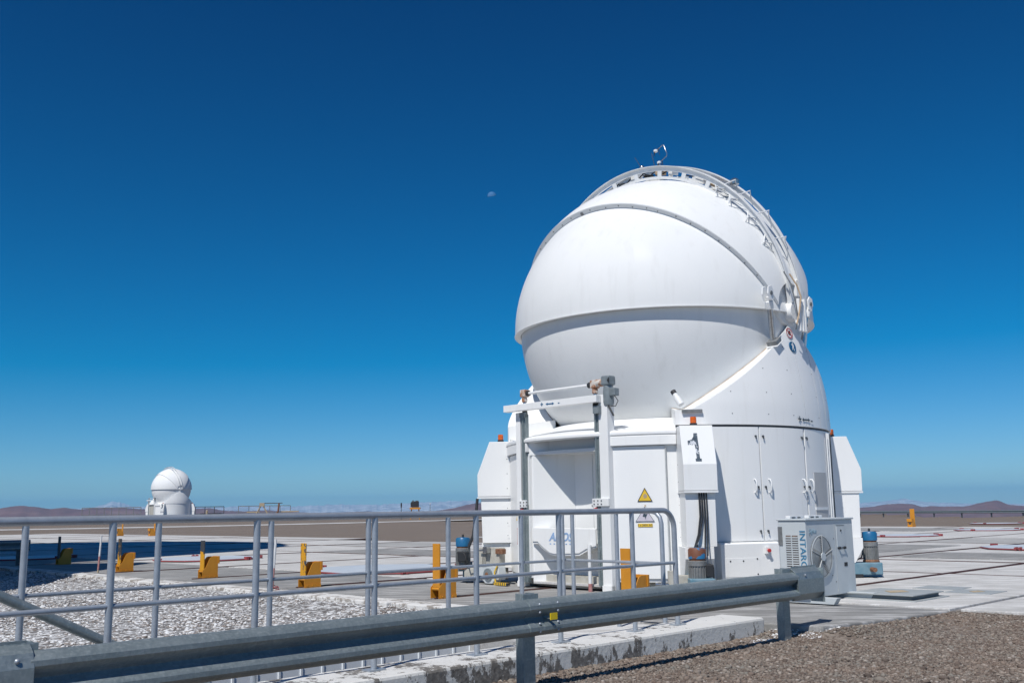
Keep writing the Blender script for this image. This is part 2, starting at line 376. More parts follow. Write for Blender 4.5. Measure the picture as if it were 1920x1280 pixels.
la = sorted(set([-x for x in far1] + lines([(-240, -40, 10), (-40, -12, 4), (-12, 8.35, 1.85), (8.35, 10.2, .6), (10.2, 14.4, .3), (14.4, 40, 2), (40, 240, 8)]) + far1))
lb = sorted(set([-x for x in far1] + lines([(-240, -40, 8), (-40, -9.3, 2.2), (-9.3, -7.75, 1.55), (-7.75, -7.08, .67), (-7.08, -4.4, .3), (-4.4, 12, 1.2), (12, 40, 2.2), (40, 240, 10)]) + far1))
mb = MB(); idx = {}
for i, a in enumerate(la):
    for j, b in enumerate(lb):
        p = gp(a, b); idx[i, j] = len(mb.v); mb.v.append((p.x, p.y, terr_z(p.x, p.y) + near_h(a, b)))
for i in range(len(la) - 1):
    for j in range(len(lb) - 1):
        ca, cb = (la[i] + la[i + 1]) / 2, (lb[j] + lb[j + 1]) / 2
        if T1[0] < ca < T1[1] and T2[0] < cb < T2[1]: continue
        mb.f.append((idx[i, j], idx[i + 1, j], idx[i + 1, j + 1], idx[i, j + 1]))
terrain = tag(mb.make('terrain', M['gravel'], smooth=30, weld=False), kind='structure')
terrain['label'] = 'flat brown gravel plateau falling away into a desert valley'

def interp(P, a):
    if a <= P[0][0]: return P[0][1]
    for (x0, y0), (x1, y1) in zip(P, P[1:]):
        if x0 <= a <= x1: return y0 + (y1 - y0) * (a - x0) / max(1e-6, x1 - x0)
    return P[-1][1]
HP = [(-27.03, .477), (-26.55, .578), (-26.07, .612), (-25.32, .536), (-24.7, .42), (-24.07, .494), (-23.3, .375), (-22.79, .437), (-22.02, .441), (-21.36, .46), (-20.7, .396), (-19.9, .329), (-17.45, .352), (-16.76, .371), (-16.06, .218), (-14.93, .173), (-13.8, .215), (-12.65, .111), (-10.9, .026), (-8.26, .075), (-7.37, .003), (-6.17, -.044), (-4.37, .048), (-3.47, .183), (-2.56, .379), (-2.17, .433), (-1.05, .476), (1.07, .355), (4.09, .131), (8.57, .004), (12.95, -.003), (17.45, -.1), (19.08, -.124), (19.62, -.076), (20.16, .028), (20.96, .057), (21.49, .021), (22.0, -.14), (22.39, -.091), (22.77, -.124), (23.54, -.136), (24.04, -.143), (24.56, -.015), (25.07, .085), (25.52, .158), (25.8, .045), (26.11, -.094), (26.76, -.157)]
AP = [(-27.02, .343), (-24.57, .337), (-22.54, .502), (-21.77, .771), (-21.38, .739), (-20.7, .507), (-16.62, .398), (-15.08, .464), (-12.36, .398), (-9.74, .48), (-7.96, .426), (-6.17, .49), (-4.97, .533), (-3.47, .571), (-2.56, .588), (-1.95, .52), (1.07, .415), (10.05, .188), (15.79, .126), (19.1, .13), (20.18, .196), (20.71, .271), (21.11, .319), (21.5, .229), (22.27, .105), (23.81, .024), (26.77, -.051)]
def ridge(name, P, r0, rc, r1, mat, jag, label, a0=-70, a1=70, step=.12, seed=1):
    from mathutils import noise as mn
    prof = [(r0, 0), (r0 + (rc - r0) * .3, .25), (r0 + (rc - r0) * .6, .58), (r0 + (rc - r0) * .82, .84), (rc, 1), (rc + (r1 - rc) * .4, .6), (r1, 0)]
    mb = MB(); n = int((a1 - a0) / step)
    for i in range(n + 1):
        a = a0 + (a1 - a0) * i / n
        if P[0][0] <= a <= P[-1][0]: e = interp(P, a)
        else:
            e = .30 + .22 * mn.noise(Vector((a * .16, seed, 0)))
            k_ = min(1, (P[0][0] - a if a < P[0][0] else a - P[-1][0]) / 4)
            e = e * k_ + (P[0][1] if a < P[0][0] else P[-1][1]) * (1 - k_)
        e += jag * mn.noise(Vector((a * 3.1, seed * 7, 1))) + jag * .6 * mn.noise(Vector((a * 8.3, seed * 3, 5))) + jag * .5 * abs(mn.noise(Vector((a * 19, seed * 3, 9))))
        zc = 1.45 + tan(radians(e)) * rc
        for r, h in prof:
            w = mn.noise(Vector((a * 1.2, r / 900., seed))) * .10 * (h < .99)
            rr = r * (1 + .02 * mn.noise(Vector((a * .8, r, seed))))
            z = -252 + (zc + 252) * max(0, h + w * (h > 0))
            mb.v.append((rr * sin(radians(a)), rr * cos(radians(a)), z))
    m = len(prof)
    for i in range(n):
        for j in range(m - 1): mb.f.append((i * m + j, (i + 1) * m + j, (i + 1) * m + j + 1, i * m + j + 1))
    o = tag(mb.make(name, mat, smooth=60), kind='structure'); o['label'] = label; return o
ridge('hills', HP, 4200, 8200, 11000, M['hills'], .018, 'low reddish brown desert hills along the horizon')
ridge('mountains', AP, 19000, 27000, 30000, M['andes'], .05, 'faint snow covered mountain range far behind the hills', a0=-45, a1=45, step=.03, seed=4)

# haze
mb = MB().box(-34000, 34000, -34000, 34000, -280, 520)
hz = tag(mb.make('haze', M['white']), kind='stuff'); hz['label'] = 'thin pale blue air over the whole plateau and valley'
hm = bpy.data.materials.new('haze_air'); hm.use_nodes = True; hm.node_tree.nodes.clear()
pv = hm.node_tree.nodes.new('ShaderNodeVolumePrincipled'); pv.inputs['Color'].default_value = (.20, .54, .88, 1); pv.inputs['Density'].default_value = 4.0e-5; pv.inputs['Anisotropy'].default_value = 0.0
ho = hm.node_tree.nodes.new('ShaderNodeOutputMaterial'); hm.node_tree.links.new(pv.outputs[0], ho.inputs['Volume'])
hz.data.materials.clear(); hz.data.materials.append(hm)

# concrete platform: base sheet in the joints, separate slabs and rusty rails
platform = MB()
def gbox(mb, a0, a1, b0, b1, z0, z1):
    vs = [gp(a, b, z) for z in (z0, z1) for b in (b0, b1) for a in (a0, a1)]
    return mb.add(vs, [(0, 2, 3, 1), (4, 5, 7, 6), (0, 1, 5, 4), (2, 6, 7, 3), (0, 4, 6, 2), (1, 3, 7, 5)])
gbox(platform, 10.62, 35.0, -95, -47.0, -.4, -.035); gbox(platform, 10.62, 32.2, -46.9, -33.1, -.4, -.035)
gbox(platform, 10.62, 14.39, -33.0, -9.03, -.4, -.035); gbox(platform, 14.40, 66.5, -33.0, -5.95, -.4, -.035)
gbox(platform, 14.42, 66.5, -5.9, 40, -.4, -.035)
plat = tag(platform.make('concrete_platform', M['joint']), kind='structure'); plat['label'] = 'concrete platform laid out in slabs with rails in the joints'
A = [14.40, 21.6, 26.4, 32.2, 38.5, 45, 54.5, 66.4]
B = [-95, -75, -60, -47, -39.5, -33, -26.4, -22.0, -17.6, -13.3, -9.0, -5.97]
def slab(a0, a1, b0, b1, m, top=0.0, g=.05):
    mb = MB(); gbox(mb, a0 + g, a1 - g, b0 + g, b1 - g, -.06, top + random.uniform(-.006, .006))
    return mb.make('slab', M[m], plat, bevel=.012)
tone = {}
def pick(i, j):
    return ['conc_light', 'conc_light', 'conc_mid', 'conc_light', 'conc_mid', 'conc_light'][(i * 5 + j * 3 + (i * j) % 4) % 6]
def polyslab(pts, m, z0, z1, name='slab'):
    mb = MB(); n = len(pts); mb.v = [tuple(gp(a, b, z0)) for a, b in pts] + [tuple(gp(a, b, z1)) for a, b in pts]
    mb.f = [tuple(range(n)), tuple(range(2 * n - 1, n - 1, -1))] + [(i, i + n, (i + 1) % n + n, (i + 1) % n) for i in range(n)]
    return mb.make(name, M[m], plat, bevel=.02)
polyslab([(10.66, -8.96), (14.36, -8.96), (14.36, -5.98), (12.9, -6.16), (11.62, -6.42), (11.50, -7.08), (11.42, -7.80), (10.66, -7.85)], 'conc_dark', -.45, -.012)
for j in range(len(B) - 1):
    b0, b1 = B[j], B[j + 1]
    if j < len(B) - 2: slab(10.66, 14.40, b0, b1, 'conc_dark' if b1 > -34 else 'conc_mid')
    for i in range(len(A) - 1):
        if b1 <= -33 and A[i] >= 32: continue
        if b1 <= -47 and i == 2:
            slab(A[i], 35.0, b0, b1, 'conc_light'); continue
        slab(A[i], A[i + 1], b0, b1, pick(i, j))
B2 = [-5.93, 0, 6.5, 13, 20, 28, 40]
for j in range(len(B2) - 1):
    for i in range(len(A) - 1):
        if i == 0: slab(A[0] + .02, A[1], B2[j], B2[j + 1], 'conc_light')
        else: slab(A[i], A[i + 1], B2[j], B2[j + 1], 'conc_dark' if (i + j) % 4 == 1 else 'conc_light')
def rail(a0, a1, b0, b1, w=.085):
    mb = MB()
    if a1 - a0 > b1 - b0: gbox(mb, a0, a1, b0 - w, b0 - .015, -.06, .012); gbox(mb, a0, a1, b0 + .015, b0 + w, -.06, .009)
    else: gbox(mb, a0 - w, a0 - .015, b0, b1, -.06, .011); gbox(mb, a0 + .015, a0 + w, b0, b1, -.06, .008)
    return mb.make('rail', M['rail'], plat)
for b in (-9.0, -13.3, -17.6, -22.0, -26.4): rail(11.2, 66.2, b, b)
for b in (-33.0, -39.5): rail(11.2, 32.1, b, b)
rail(15, 66, -.0, -.0) ; rail(21.6, 21.6, -46, -6, .05); rail(26.4, 26.4, -46, 20, .04); rail(38.5, 38.5, -32, 20, .04)
for a in (21.6, 26.4, 32.2): rail(a, a, -94, -47.2, .06)
for b in (-47, -60, -75): rail(11.2, 34.8, b, b, .07)
# dark wet looking areas: thin worn coatings in grid rectangles
for a0, a1, b0, b1 in ((29.5, 36.2, -22, -14.5), (27.5, 31.0, -13.0, 6.0), (54.7, 62, -32, -24), (21.7, 25, -33, -23)):
    mb = MB(); gbox(mb, a0, a1, b0, b1, -.002, .0125); mb.make('screed_patch', M['conc_dark'], plat)
# kerb
kerb = MB()
for i in range(22):
    b1 = -9.42 - i * 3.9; b0 = b1 - 3.86; jz = random.uniform(-.012, .012)
    gbox(kerb, 10.14 + random.uniform(-.06, .06), 10.64, b0, b1, -.35, .012 + jz)
kerb.make('kerb_edge', M['kerb'], plat, bevel=.02)
# white strip roads through the gravel
st = MB(); gbox(st, -14, 0, 0, 0, 0, 0) if False else None
def strip(a0, b0, a1, b1, w, name='path'):
    mb = MB(); p = gp(a0, b0); q = gp(a1, b1); d = (q - p).normalized(); n = Vector((-d.y, d.x, 0)) * w / 2
    N = 60
    for i in range(N + 1):
        c_ = p + (q - p) * i / N; ww = n * (1 + .10 * sin(i * 1.7) + random.uniform(-.05, .05)); 
        for s_ in (-1, 1): q_ = (c_.x + ww.x * s_, c_.y + ww.y * s_); mb.v.append((q_[0], q_[1], terr_z(*q_) + .02))
    for i in range(N): mb.f.append((2 * i, 2 * i + 1, 2 * i + 3, 2 * i + 2))
    o = tag(mb.make(name, M['conc_light']), kind='structure'); o['label'] = 'narrow white concrete path across the gravel'; return o
strip(30, -118, 100, -88, 2.6)
strip(42, -46, 62, -33, 2.2)

# snow dusted gravel bed
mb = MB()
for a in range(12):
    for b in range(24): pass
mb.grid(lambda u, v: tuple(gp(-16 + 26.36 * u, -60 + 50.7 * v, -.135 + near_h(-16 + 26.36 * u, -60 + 50.7 * v) + .012 * sin(u * 40) * cos(v * 70))), 60, 120)
bed = tag(mb.make('snow_gravel_bed', M['snowbed'], smooth=60), kind='structure'); bed['label'] = 'bed of gravel dusted with snow between handrail and platform'
mb = MB(); mb.grid(lambda u, v: tuple(gp(8.35 + 2.2 * u, -9.66 + 1.9 * v, -.05)), 2, 2)
mb2 = MB(); gbox(mb2, 8.36, 10.6, -9.40, -7.76, -.4, -.03)
tag(mb2.make('landing', M['conc_light']), kind='structure')

ico = None
def stones(name, n, sampler, size, mat, label, flat=.6):
    t = (1 + sqrt(5)) / 2
    v = np.array([(-1, t, 0), (1, t, 0), (-1, -t, 0), (1, -t, 0), (0, -1, t), (0, 1, t), (0, -1, -t), (0, 1, -t), (t, 0, -1), (t, 0, 1), (-t, 0, -1), (-t, 0, 1)], float); v /= np.linalg.norm(v[0])
    f = np.array([(0, 11, 5), (0, 5, 1), (0, 1, 7), (0, 7, 10), (0, 10, 11), (1, 5, 9), (5, 11, 4), (11, 10, 2), (10, 7, 6), (7, 1, 8), (3, 9, 4), (3, 4, 2), (3, 2, 6), (3, 6, 8), (3, 8, 9), (4, 9, 5), (2, 4, 11), (6, 2, 10), (8, 6, 7), (9, 8, 1)])
    P = sampler(n); n = len(P)
    sz = size[0] + (size[1] - size[0]) * rng.random(n) ** 2.2
    sc = np.stack([sz * rng.uniform(.7, 1.3, n), sz * rng.uniform(.6, 1.1, n), sz * rng.uniform(flat * .6, flat * 1.2, n)], 1)
    V = v[None] * (1 + rng.uniform(-.22, .22, (n, 12, 1))) * sc[:, None]
    th = rng.uniform(0, 2 * pi, n); c_, s_ = np.cos(th)[:, None], np.sin(th)[:, None]
    ti = rng.uniform(-.5, .5, n)[:, None]
    x, y, z = V[..., 0], V[..., 1], V[..., 2]
    y2 = y * np.cos(ti) - z * np.sin(ti); z2 = y * np.sin(ti) + z * np.cos(ti)
    V = np.stack([x * c_ - y2 * s_, x * s_ + y2 * c_, z2], 2) + P[:, None]
    V = V.reshape(-1, 3); Fc = (f[None] + 12 * np.arange(n)[:, None, None]).reshape(-1)
    me = bpy.data.meshes.new(name); me.vertices.add(len(V)); me.vertices.foreach_set('co', V.ravel().astype(np.float32))
    nf = len(Fc) // 3; me.loops.add(nf * 3); me.loops.foreach_set('vertex_index', Fc.astype(np.int32))
    me.polygons.add(nf); me.polygons.foreach_set('loop_start', np.arange(0, nf * 3, 3, dtype=np.int32)); me.polygons.foreach_set('loop_total', np.full(nf, 3, np.int32))
    me.update(calc_edges=True); me.materials.append(mat)
    o = bpy.data.objects.new(name, me); COL.objects.link(o); tag(o, kind='stuff'); o['label'] = label; return o
d1 = np.array(D1)[:2]; d2 = np.array(D2)[:2]
def samp(a0, a1, b0, b1, z, cond):
    def f(n):
        a = rng.uniform(a0, a1, n); b = rng.uniform(b0, b1, n); P = a[:, None] * d1 + b[:, None] * d2
        k_ = cond(P[:, 0], P[:, 1], a, b); P = P[k_]
        nh = np.array([near_h(x_, y_) for x_, y_ in zip(a[k_], b[k_])]); return np.c_[P, z + nh]
    return f
vis = lambda x, y: (np.abs(x) < y * .56 + .6) & (y > 5)
stones('loose_gravel', 130000, samp(2, 14.4, -7.08, 2, -.148, lambda x, y, a, b: vis(x, y) & (y < 17) & ~((a > 14.36) | ((a > 11.6) & (b < -5.93 - (14.36 - a) * .17)))), (.009, .030), M['stones'], 'loose brown gravel in front of the parapet')
stones('larger_stones', 900, samp(4, 14.2, -7.0, 0, -.14, lambda x, y, a, b: vis(x, y) & ~((a > 11.6) & (b < -6.3))), (.022, .050), M['stones'], 'scattered larger stones lying on the gravel')
stones('salt_crust', 2000, samp(10.6, 12.0, -7.55, -6.35, -.145, lambda x, y, a, b: (b > -7.0) & ((a > 11.3) | (b < -6.75)) | (a > 11.42)), (.008, .026), M['snowstones'], 'white salty pebbles round the end of the parapet')
stones('gravel_edge', 2600, samp(2, 11.4, -7.09, -6.9, -.14, lambda x, y, a, b: vis(x, y)), (.012, .035), M['stones'], 'pebbles piled against the foot of the parapet')
def dens(x, y, a, b): return vis(x, y) & (rng.random(len(x)) < np.clip(15 / y, .12, 1))
stones('snowy_stones', 92000, samp(-8, 10.22, -40, -9.36, -.135, dens), (.015, .042), M['snowstones'], 'snow dusted stones between the handrail and the kerb', .55)

# parapet, pit wall
par = MB(); gbox(par, 0, 0, 0, 0, 0, 0) if False else None
pe = thing('parapet', 'low white parapet with peeling paint under the handrail', 'wall', gp(0, 0, 0), GA)
mb = MB(); mb.prism([(-.5 + .0, 0), (0, 0)], 0, 0) if False else None
mb.box(-12, 11.38, 7.09, 7.74, -2.6, .07); mb.make('wall_body', M['peel'], pe, bevel=.03)
# note: local y = -D2 in this frame
pit = thing('stair_pit', 'sunken stair pit lined with light grey corrugated sheet', 'pit', gp(0, 0, 0), GA)
for i in range(62):
    x1 = 8.33 - i * .262; mb = MB()
    mb.prism([(x1 - .26, 9.26), (x1 - .035, 9.26), (x1 - .030, 9.248), (x1 - .006, 9.248), (x1, 9.26), (x1, 9.3), (x1 - .26, 9.3)], -2.5, -.11, 'z')
    mb.make('cladding_panel', M['clad'], pit)
mb = MB().box(-12, 8.35, 7.75, 9.3, -2.6, -2.5); mb.make('pit_floor', M['conc_mid'], pit)
mb = MB().box(8.30, 8.345, 7.76, 9.24, -2.5, -.04); mb.make('end_wall', M['conc_mid'], pit)
for i in range(12):
    mb = MB().box(-1.6 - .28 * i, -1.32 - .28 * i + .02, 7.8, 9.22, -2.4 + .0 + .18 * i, -2.36 + .18 * i); mb.make('step', M['conc_mid'], pit)

# ------------------------------------------------------------------ HANDRAILS (local x along D1, local y = away from camera)
def post_base(mb, x, y, z): mb.box(x - .09, x + .09, y - .06, y + .06, z, z + .014)
def handrail(name, label, y, posts, top, mid, zb, rt, rp, endcurve=None, ret=None):
    t = thing(name, label, 'handrail', (0, 0, 0), GA)
    x0 = posts[0] - .9; x1 = posts[-1]
    pts = [(x0, y, top), (x1 - .22, y, top)]
    if endcurve: pts += [(x1 - .22 + .22 * sin(a), y, top - .22 + .22 * cos(a)) for a in [radians(q) for q in range(10, 91, 10)]] + [(x1, y, zb)]
    else: pts += [(x1, y, top)]
    if not endcurve: pts = [(x0, y, top), (x1, y, top)]
    if ret:
        pts += [(x1, q, top) for q in (y - .05,)]
    MB().tube(pts, rt, 14).make('top_rail', M['tube'], t, smooth=40)
    MB().tube([(x0, y, mid), (x1, y, mid)], rt * .62, 12).make('middle_rail', M['tube'], t, smooth=40)
    pm = None
    for p in posts[:-1] if endcurve else posts:
        mb = MB().tube([(0, 0, zb - top), (0, 0, 0)], rp, 14); 
        if pm is None: pm = mb.make('post', M['tube'], t, smooth=40); o = pm
        else: o = pm.copy(); COL.objects.link(o); o.parent = t
        o.location = (p, y, top)
    mb = MB(); [post_base(mb, p, y, zb) for p in posts]; bp = mb
    for p in posts:
        q = MB(); post_base(q, p, y, zb); q.make('base_plate', M['tube'], t)
    return t
FP = [10.12 - 1.0 * 0, ]
fposts = [3.0, 4.22, 5.44, 6.66, 7.90, 9.10, 10.12]
fposts = [1.94, 3.14, 4.34, 5.54, 6.78, 7.98, 9.23, 10.04]
fr = handrail('handrail', 'galvanised tube handrail in front, bolted on the white parapet', 7.45, fposts, 1.425, .80, .07, .033, .028, endcurve=True)
bposts = [2.2, 3.42, 4.62, 5.84, 7.04, 8.22, 9.40, 10.12]
bposts = [1.92, 3.17, 4.39, 5.62, 6.87, 8.06, 9.31, 10.10]
bk = handrail('handrail', 'galvanised tube handrail behind, on the far side of the pit', 9.36, bposts, 1.415, .78, -.10, .030, .030)
# return side across the end of the pit
MB().tube([(10.16, 9.36, 1.415), (10.17, 9.30, 1.415), (10.12, 7.85, 1.415)] + [(10.12, 7.85 - .15 * sin(radians(q)), 1.415 - .15 + .15 * cos(radians(q))) for q in (30, 60, 90)] + [(10.12, 7.70, -.02)], .029, 12).make('end_rail', M['tube'], bk, smooth=40)
MB().tube([(10.16, 9.36, .78), (10.12, 7.7, .78)], .019, 10).make('end_middle_rail', M['tube'], bk, smooth=40)
for y in (9.22, 8.45): MB().tube([(10.15, y, -.05), (10.15, y, 1.41)], .028, 12).make('post', M['tube'], bk, smooth=40)
# stair rail descending
sr = thing('stair_handrail', 'sloping galvanised tube running down into the pit at lower left', 'handrail', (0, 0, 0), GA)
MB().tube([(-.6, 8.25, 1.10), (1.9, 8.25, 1.10), (2.18, 8.25, 1.07), (2.64, 8.25, .87), (5.4, 8.25, -.53)], .040, 14).make('sloping_tube', M['galv'], sr, smooth=60)
for x, z in ((2.0, 1.09), (4.2, .05), (5.3, -.5)): MB().tube([(x, 8.25, z), (x, 8.25, -2.48)], .022, 10).make('post', M['galv'], sr, smooth=40)

# ------------------------------------------------------------------ GUARDRAIL
def wprofile(h=.33, d=.085):
    p = [(0, 0), (.25, .02), (.8, .10), (1, .16), (1, .26), (.85, .32), (.2, .44), (.05, .5), (.2, .56), (.85, .68), (1, .74), (1, .84), (.8, .90), (.25, .98), (0, 1)]
    return [(o * d, z * h) for o, z in p]
def guard_beam(x0, x1, y, z0, out=-1, th=.004):
    pr = wprofile(); q = [(y + out * o, z0 + z) for o, z in pr]; q2 = [(y + out * (o - th * 1.6), z0 + z) for o, z in pr]
    return MB().prism(q + q2[::-1], x0, x1, 'x')
gr = thing('guardrail', 'galvanised W-beam guardrail in the foreground along the gravel', 'guardrail', (0, 0, 0), GA)
Y = 6.58; Z0 = .32
# overlapping beam sections
guard_beam(2.28, 6.72, Y, Z0).make('beam', M['galv'], gr, smooth=28)
guard_beam(6.56, 11.25, Y - .006, Z0 + .002).make('beam', M['galv'], gr, smooth=28)
def cpost(x):
    mb = MB(); w, d, t = .075, .10, .008
    mb.prism([(-w, 0), (w, 0), (w, d), (w - .02, d), (w - .02, d - t), (w - t, d - t), (w - t, t), (-w + t, t), (-w + t, d - t), (-w + .02, d - t), (-w + .02, d), (-w, d)], -.45, .70, 'z')
    o = mb.make('post', M['galv'], gr, bevel=.003); o.location = (x, Y + .03, 0); return o
for x in (11.12, 6.66, 2.25): cpost(x)
for x in (11.12, 6.66, 2.25):
    MB().box(x - .10, x + .10, Y + .004, Y + .028, .36, .695).make('spacer', M['galv'], gr, bevel=.003)
bolt = None
def dome_bolt(x, y, z, r, parent, mat, normal=(0, -1, 0)):
    n = Vector(normal).normalized(); p = Vector((x, y, z))
    return MB().tube([p, p + n * r * .45, p + n * r * .7], r, 8, True, r * .45).make('bolt', mat, parent, smooth=60)
for dx in (.03, .27):
    for z in (Z0 + .285, Z0 + .215, Z0 + .115, Z0 + .045):
        dome_bolt(6.66 + dx, Y - .082, z, .014, gr, M['tube'])
def endcap(x0, s_):
    # folded plate wrapping the end of the beam
    mb = MB(); t = .005
    y0 = Y - .096; 
    prof = [(Y + .01, Z0 + .375), (y0 + .035, Z0 + .325), (y0, Z0 + .24), (y0, Z0 + .07), (y0 + .07, Z0 + .0), (Y + .01, Z0 - .02)]
    q = prof + [(a + t, b + (-t if b > Z0 + .2 else t)) for a, b in prof[::-1]]
    a, b = sorted((x0, x0 + s_ * .62)); mb.prism(q, a, b, 'x')
    mb.box(*sorted((x0 + s_ * .615, x0 + s_ * .625)), y0 + .004, Y + .10, Z0 - .06, Z0 + .36)
    o = mb.make('end_cap', M['galv'], gr, bevel=.004)
    MB().box(*sorted((x0 + s_ * .02, x0 + s_ * .62)), Y + .011, Y + .019, Z0 + .22, Z0 + .395).make('cap_back_plate', M['galv'], gr, bevel=.003)
endcap(11.22, 1); endcap(2.30, -1)
for p in ((2.20, Z0 + .285), (11.4, Z0 + .29)): dome_bolt(p[0], Y - .088, p[1], .018, gr, M['tube'])
rf = MB().box(6.775, 6.865, Y - .135, Y - .125, Z0 + .145, Z0 + .205)
rf.make('reflector', M['reflector'], gr); MB().box(6.80, 6.84, Y - .125, Y - .02, Z0 + .152, Z0 + .157).make('reflector_arm', M['galv'], gr)

def simple_guard(name, label, p, q, posts, z0, group=None, inset=.35):
    d = (q - p); L_ = d.length; t = thing(name, label, 'guardrail', p, atan2(d.y, d.x), group)
    pr = wprofile(); mb = MB(); th = .006
    qf = [(-o, z0 + z) for o, z in pr]; qb = [(-o + th, z0 + z) for o, z in pr]
    mb.prism(qf + qb[::-1], 0, L_, 'x'); mb.make('beam', M['galv'], t, smooth=28)
    for i in range(posts):
        x = inset + (L_ - 2 * inset) * i / max(1, posts - 1)
        m = MB().box(x - .06, x + .06, .01, .14, -1.2, z0 + .1).box(x - .05, x + .05, -.01, .35, z0 - .02, z0 + .16); m.make('post', M['dark_steel'], t)
    return t
simple_guard('guardrail', 'distant guardrail on slanted posts along the far right plateau edge', Vector((46.5, 137, 0.0)), Vector((62.0, 101, 0.0)), 10, .33)
simple_guard('guardrail', 'shaded guardrail end at the far left edge of the picture', gp(9.0, -33.6, -.05), gp(11.4, -33.2, -.05), 2, .50, inset=.3)

# ------------------------------------------------------------------ YELLOW BUFFER STOPS (local x along track away from camera)
def buffer_stop(label, loc, rz, mat='yellow', h=.95, w=.215):
    t = thing('buffer_stop', label, 'buffer stop', loc, rz, 'yellow buffer stops at the ends of the rails')
    if rz < 2: t.scale = (.84, .84, .91); t.location.x -= .006 * loc[1]
    prof = [(0, 0), (.46, 0), (.46, .36), (.445, .38), (.445, .54), (.29, .54), (.235, .52), (.19, .47), (.14, .37), (.09, .27), (.0, .20)]
    for y in (-.135, .12):
        MB().prism(prof, y, y + .015).make('cheek', M['yellow'], t, bevel=.003)
        MB().box(.03, .46, y - .012 if y < 0 else y + .016, y - .001 if y < 0 else y + .027, .0, .07).make('foot_flange', M['yellow'], t)
    MB().box(.445, .50, -.15, .15, .36, .545).make('buffer_pad', M['yellow'], t, bevel=.004)
    MB().box(.36, .44, -.115, .115, .0, .5).make('back_plate', M['yellow'], t); MB().box(.4405, .4445, -.075, .075, .17, .32).make('opening', M['ac_dark'], t)  # dark plate painted in for the shade of a hole, nothing is cut
    MB().box(.035, .065, -w / 2, w / 2, .20, h).make('post', M[mat], t, bevel=.004)
    MB().cyl((.05, -.118, .17), (.05, .118, .17), .03, 12).make('hinge_pin', M['yellow'], t, smooth=40)
    for x in (.08, .22, .36): MB().cyl((x, -.165, .035), (x, -.147, .035), .016, 6).make('bolt', M['yellow'], t)
    return t
buffer_stop('yellow buffer stop in deep shade at the far left, with a bare grey post', (-14.0, 31.5, 0), GA, 'dark_steel')
buffer_stop('yellow buffer stop beside the leftmost marker pole, post mostly bare metal', (-10.35, 26.9, 0), GA, 'chipped')
buffer_stop('yellow buffer stop whose post is black at the top, left of the cover lid', (-7.2, 23.75, 0), GA, 'blacktop')
buffer_stop('yellow buffer stop with a spotted worn post beside the second marker pole', (-4.15, 20.35, 0), GA, 'worn')
buffer_stop('clean yellow buffer stop nearest the left side of the big dome', (-1.27, 17.35, 0), GA, h=1.0)
buffer_stop('yellow buffer stop in front of the dome access door, partly behind the guardrail', (1.66, 14.75, 0), GA, h=.97)
buffer_stop('left one of the two small far yellow buffer stops under the handrail', (-29.6, 76.5, 0), GA + pi, h=1.0)
buffer_stop('right one of the two small far yellow buffer stops under the handrail', (-26.6, 74.9, 0), GA + pi, h=1.0)
buffer_stop('far yellow buffer stop before the guardrail at right', (26.2, 66.6, 0), GA + pi, h=1.2, w=.26).scale = (1.15, 1.15, .97)

def marker_pole(label, loc, tilt):
    t = thing('marker_pole', label, 'marker pole', loc, 0, 'red and white marker poles by the kerb'); t.rotation_euler = (0, tilt, 0)
    MB().cyl((0, 0, -.1), (0, 0, .14), .022, 10).make('wood_end', M['timber'], t, smooth=50)
    MB().cyl((0, 0, .14), (0, 0, .48), .024, 10).make('red_band', M['pole_red'], t, smooth=50)
    MB().cyl((0, 0, .48), (0, 0, 1.02), .024, 10).make('white_tube', M['pole_white'], t, smooth=50)
    return t
marker_pole('tilted red and white marker pole left of the first yellow stops', (-10.9, 26.6, -.05), .045)
p2 = marker_pole('red and white marker pole with barrier tape wound at its foot', (-4.66, 19.55, -.05), .05)
mb = MB()
for i in range(5): mb.tube([(.03 + .09 * cos(a + i), .07 * sin(a + i * 2), .02 + .03 * i + .02 * sin(3 * a)) for a in [q * .7 for q in range(9)]], .007, 5)
mb.make('tape_coil', M['red_rim'], p2)

def lid(label, c_, r, n=10, rot=0, sy=1.0, z=.0):
    t = thing('station_cover', label, 'cover lid', (c_[0], c_[1], z), rot, 'pale cover lids with red rims')
    pts = [(r * cos(2 * pi * i / n), r * sy * sin(2 * pi * i / n)) for i in range(n)]
    MB().prism([(x * .97, y * .97) for x, y in pts], .012, .045, 'z').make('rim', M['red_rim'], t, bevel=.008)
    MB().prism([(x * .955, y * .955) for x, y in pts], .046, .062, 'z').make('plate', M['lid'], t, bevel=.006)
    for i in range(0, n, 3):
        x, y = pts[i]; a = atan2(y, x)
        Mx = Matrix.Translation((x * .97, y * .97, .0)) @ Matrix.Rotation(a, 4, 'Z')
        MB().box(-.08, .10, -.08, -.04, .01, .11, Mx).box(-.08, .10, .04, .08, .01, .11, Mx).box(.03, .07, -.12, .12, .06, .09, Mx).make('hinge', M['red_rim'], t)
    return t
lid('large pale cover lid with red rim left of the clean yellow stop', (-3.3, 25.9), 2.0, 8, .35)
lid('pale cover lid half lit beside the black topped yellow stop', (-10.2, 33.6), 1.75, 10, .2)
lid('shaded pale cover lid at the far left behind the guardrail end', (-17.6, 36.5), 1.7, 10, .2)
lid('pale cover lid just right of the dome foot motor', (18.0, 47.3), 1.75, 10, .1)
lid('middle pale cover lid towards the right plateau edge', (25.7, 55.2), 1.75, 10, .1)
lid('farthest pale cover lid on the brown gravel at right', (37.5, 79.0), 2.0, 10, .1, z=-.13)
lid('pale cover lid cut by the right picture edge', (16.9, 32.6), 1.9, 10, .1)

